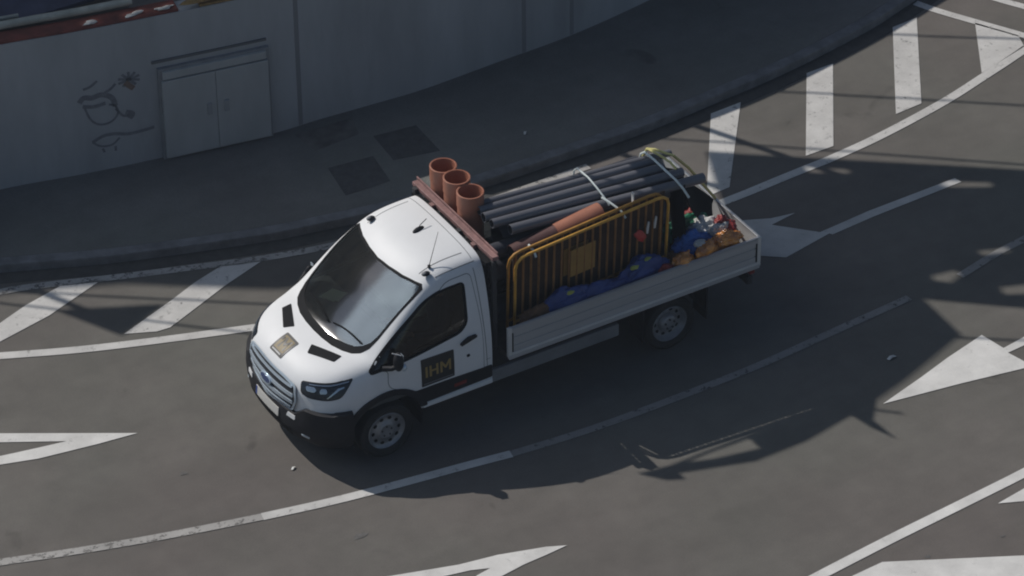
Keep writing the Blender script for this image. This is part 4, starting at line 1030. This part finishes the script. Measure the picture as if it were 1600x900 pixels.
# yellow crowd barriers leaning along the left side
def barrier(y0, lean, x0, x1, m_, lab, z0=.865, h=1.16):
    root = empty('yellow_barrier', (x0, y0, z0)); Lx = x1-x0
    f = lambda u, v: Vector((u, v*math.sin(lean), v*math.cos(lean)))
    mb = MB(); rr = .10; P = [f(-.03, .10)]
    P += [f(0, h-rr-.02), f(-.03*0+Lx*0-.03, h-.03), f(-.12, h)]
    P = [f(0, .05), f(0, h-.16), f(-.02, h-.07), f(-.08, h-.015), f(-.16, h), f(Lx+.16, h), f(Lx+.08, h-.015), f(Lx+.02, h-.07), f(Lx, h-.16), f(Lx, .05)]
    mb.tube(P, .0185, 10); mb.build('outer_frame', m_, root, smooth=True)
    mb = MB(); mb.tube([f(0, .16), f(Lx, .16)], .016, 8); mb.build('bottom_rail', m_, root, smooth=True)
    n = 20
    for k in range(1, n):
        u = Lx*k/n; mb = MB(); mb.tube([f(u, .16), f(u, h)], .0115, 6, caps=False); mb.build('bar', MT['bar'], root)
    mb = MB(); mb.box((Lx*.52, -.006, .50), (Lx*.36, .006, .92), Matrix.Rotation(-lean, 4, 'X')); mb.build('panel', MT['panel'], root)
    for u in (-.25, Lx+.25):
        mb = MB(); mb.tube([f(u, .05)+Vector((0, -.12, 0)), f(u, .10), f(u, .05)+Vector((0, .10, 0))], .016, 8); mb.build('foot', m_, root, smooth=True)
    root.rotation_euler.y = R(4.2)
    return tag(root, lab, 'barrier', 'yellow barriers on the truck')
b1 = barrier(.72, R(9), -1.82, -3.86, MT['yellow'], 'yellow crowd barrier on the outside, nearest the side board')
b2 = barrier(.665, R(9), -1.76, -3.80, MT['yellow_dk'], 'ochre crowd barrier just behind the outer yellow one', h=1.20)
mb = MB(); M = Matrix.Translation((-1.86, .63, .87)) @ Matrix.Rotation(R(4.2), 4, 'Y') @ Matrix.Rotation(R(-9.5), 4, 'X')
mb.box((-1.99, 0, 0), (.03, .018, 1.175), M); tag(mb.build('shadow_board', MT['brownboard'], bevel=.004), 'dark brown sheet added to close the load shadow, leaning between the pipe stack and the barriers', 'board')  # sheet added to block sun between the bars and fill the brown behind
# small bottle-like marker bits in the barrier
for (x, z, m_, lab) in ((-3.40, 1.70, 'redpaint', 'red rag tied on the barrier bars near the rear'), ):
    o = blob('tape_strip', (x, .885, z), (.055, .02, .10), MT[m_], seed=6, amp=.4); o.rotation_euler = (0, .6, 0); tag(o, lab, 'tape')
for (x, z, lab) in ((-3.50, 1.70, 'shorter white tape sleeve hanging on a barrier bar'), (-3.60, 1.74, 'longer white tape sleeve hanging on a barrier bar, rear one')):
    mb = MB(); mb.tube([(0, 0, 0), (.004, .012, .07), (0, .03, .17)], [.013, .017, .012], 8); o = mb.build('tape_sleeve', MT['whitepaint'], smooth=True); o.location = (x, .875, z); tag(o, lab, 'tape')
mb = MB(); mb.box((-.006, -.02, 0), (.006, .02, .17)); o = mb.build('white_tag', MT['whitepaint']); o.location = (-3.35, .80, 2.10); tag(o, 'small upright white tag standing on the barrier top', 'tag')

# blue plastic crates/feet and sacks between the barrier and the side board
def lump(nm, x, y, z, s, m_, lab, cat, seed, rot=0, amp=.3, grp=None):
    o = blob(nm, (x, y, z), s, MT[m_], seed=seed, amp=amp, sub=5, crumple=.34); o.rotation_euler.z = rot; return tag(o, lab, cat, grp)
def blue_bundle(x, y, z, sx, sy, sz, lab, seed, caps=()):
    o = blob('blue_bundle', (x, y, z), (sx, sy, sz), MT['blue'], seed=seed, amp=.35, sub=5, crumple=.22)
    for (cx, cz) in caps:
        blob('lime_patch', (cx*sx, sy*.35, cz*sz), (.055, .035, .03), MT['limey'], o, seed=seed+2, amp=.3)
    return tag(o, lab, 'bundle', 'blue plastic bundles in the load')
blue_bundle(-2.38, .90, 1.12, .34, .11, .24, 'blue plastic bundle nearest the cab with one lime patch on top', 101, ((-.15, .85),))
blue_bundle(-2.88, .93, 1.12, .34, .10, .17, 'lowest dark blue plastic bundle, between two others by the side board', 105)
blue_bundle(-3.42, .88, 1.14, .33, .12, .25, 'blue plastic bundle with two lime patches below the barrier end', 112, ((-.2, .9), (.35, .75)))
lump('plank_end', -1.98, .93, 1.12, (.20, .07, .16), 'brown', 'brown rounded bundle at the front corner of the bed', 'bundle', 4, amp=.2)
lump('blue_bag', -4.22, .72, 1.20, (.24, .17, .15), 'blue_lt', 'bright blue crumpled bag beside the white sack', 'bag', 21)
lump('gold_sack', -3.93, .97, 1.20, (.14, .075, .11), 'gold', 'gold brown shiny bag, the one nearest the cab of three', 'bag', 31, grp='gold brown bags by the side board')
lump('gold_sack', -4.26, .96, 1.22, (.17, .085, .13), 'gold', 'gold brown shiny bag between two others by the side board', 'bag', 32, .3, grp='gold brown bags by the side board')
lump('gold_sack', -4.55, .93, 1.24, (.17, .085, .12), 'gold', 'gold brown shiny bag beside the red sack', 'bag', 37, -.2, grp='gold brown bags by the side board')
lump('red_sack', -4.66, .72, 1.19, (.13, .14, .19), 'redsack', 'crumpled red sack in the rear left corner of the bed', 'sack', 41)
lump('white_sack', -4.44, .58, 1.22, (.19, .15, .15), 'sackwhite', 'crumpled white sack between the green tarp and the red sack', 'sack', 51)
lump('green_tarp', -4.30, .42, 1.20, (.30, .14, .16), 'green', 'crumpled dark green tarpaulin behind the white sack', 'tarpaulin', 61)
lump('brown_bundle', -4.05, .80, 1.0, (.30, .2, .2), 'brown', 'brown bundle on the bed floor under the blue bag', 'bundle', 71)
lump('white_cloth', -4.56, .78, 1.30, (.11, .08, .07), 'sackwhite', 'small white crumpled cloth between the blue bag and the red sack', 'cloth', 91, amp=.5)
lump('white_cloth', -4.20, .92, 1.33, (.07, .05, .04), 'sackwhite', 'tiny white scrap lying on the gold brown bags', 'cloth', 92, amp=.5)
lump('dark_sack', -4.50, .30, 1.14, (.16, .14, .16), 'redsack', 'dark red sack half hidden under the black sheet', 'sack', 93, amp=.4)
lump('orange_rag', -3.70, .98, 1.19, (.09, .05, .06), 'redsack', 'small dark red rag at the front of the gold brown bags', 'rag', 94, amp=.5)
# black tarp hung from the pipe ends to the tailgate
mb = MB(); n = 14; V = []; F = []
for i in range(n+1):
    for j in range(n+1):
        u = i/n; v = j/n
        a = Vector((-4.10, .02, 2.06)); b_ = Vector((-4.14, .66, 1.93)); c = Vector((-4.90, .15, 1.24)); d_ = Vector((-4.62, .52, 1.02))
        a2 = a*(1-v)+b_*v; c2 = c*(1-v)+d_*v; p = a2*(1-u)+c2*u
        p += Vector((0, 0, -1))*(.05*math.sin(math.pi*u)*(0 if j == 0 else 1)) + Vector((0, 1, 0))*(.018*math.sin(9*v+3*u)) + Vector((1, 0, 0))*.02*math.sin(7*v+5*u)*math.sin(math.pi*u)
        V.append(p)
for i in range(n):
    for j in range(n): F.append((i*(n+1)+j, i*(n+1)+j+1, (i+1)*(n+1)+j+1, (i+1)*(n+1)+j))
mb.add(V, F)
# second fold hanging straight down under the pipes
V = []; F = []
for i in range(n+1):
    for j in range(n+1):
        u = i/n; v = j/n; p = Vector((-4.10+.02*math.sin(8*u), .0+.72*v, 2.05-1.17*u)); p.x += .03*math.sin(10*v); V.append(p)
for i in range(n):
    for j in range(n): F.append((i*(n+1)+j, i*(n+1)+j+1, (i+1)*(n+1)+j+1, (i+1)*(n+1)+j))
mb.add(V, F)
tr_ = mb.build('black_tarp', MT['tarp'], smooth=True); sm = tr_.modifiers.new('s', 'SOLIDIFY'); sm.thickness = .008
tag(tr_, 'black sheet hanging from the grey pipe ends down to the tailgate', 'tarpaulin')
lump('dark_bundle', -4.35, -.45, 1.10, (.5, .55, .26), 'tarp', 'dark bundle on the bed floor at the far rear corner', 'bundle', 81, amp=.2)
lump('dark_bundle', -2.9, -.55, 1.08, (.95, .42, .24), 'tarp', 'long dark bundle on the bed floor at the far side', 'bundle', 83, amp=.15)

# straps
def strap(name, pts, r, m_, lab):
    mb = MB(); mb.tube([Vector(p) for p in pts], r, 6); o = mb.build(name, MT[m_], smooth=True); return tag(o, lab, 'strap')
strap('pale_strap', [(-3.06,-.02,2.05),(-3.06,.01,2.22),(-3.06,.08,2.29),(-3.07,.30,2.285),(-3.08,.46,2.24),(-3.10,.60,2.17),(-3.12,.67,2.10)], .011, 'rope_w', 'pale strap over the middle of the grey pipes')
strap('pale_strap', [(-3.06,.60,2.19),(-3.09,.70,2.18),(-3.16,.84,2.12),(-3.18,.92,2.05)], .013, 'rope_w', 'short pale strap joining the terracotta pipe to the barrier')
strap('pale_strap', [(-3.94,.0,2.0),(-3.94,.05,2.16),(-3.94,.13,2.23),(-3.95,.33,2.225),(-3.97,.50,2.19),(-4.02,.66,2.12),(-4.06,.76,2.04),(-4.10,.82,1.94)], .014, 'rope_w', 'pale strap over the rear end of the grey pipes')
strap('yellow_strap', [(-4.0,.0,2.08),(-4.02,.05,2.20),(-4.08,.13,2.215),(-4.22,.30,2.18),(-4.48,.24,1.88),(-4.93,.14,1.235)], .017, 'rope_y', 'yellow strap from the pipe ends down to the tailgate')
strap('yellow_strap', [(-4.01,.0,2.10),(-4.02,.07,2.215),(-4.06,.25,2.215),(-4.10,.42,2.20),(-4.12,.52,2.15)], .015, 'rope_y', 'short yellow strap wound across the pipe ends')
strap('barrier_tie', [(-1.98,.76,1.98),(-1.98,.79,2.05),(-1.98,.90,2.03),(-1.98,.94,1.97)], .014, 'rope_w', 'white tie holding both barriers together near the cab')

# ------------------------------------------------------------------ air: thin haze that lifts the deepest shade
mb = MB(); mb.box((-60, -60, -1), (60, 60, 34)); hz = mb.build('haze', MT['road']); hz.data.materials.clear()
HM = bpy.data.materials.new('haze'); HM.use_nodes = True; t = HM.node_tree
for n in list(t.nodes):
    if n.type != 'OUTPUT_MATERIAL': t.nodes.remove(n)
pv = t.nodes.new('ShaderNodeVolumePrincipled'); pv.inputs['Color'].default_value = (.74, .85, 1, 1); pv.inputs['Density'].default_value = .00055
t.links.new(pv.outputs[0], [n for n in t.nodes if n.type == 'OUTPUT_MATERIAL'][0].inputs['Volume'])
hz.data.materials.append(HM); tag(hz, kind='stuff')
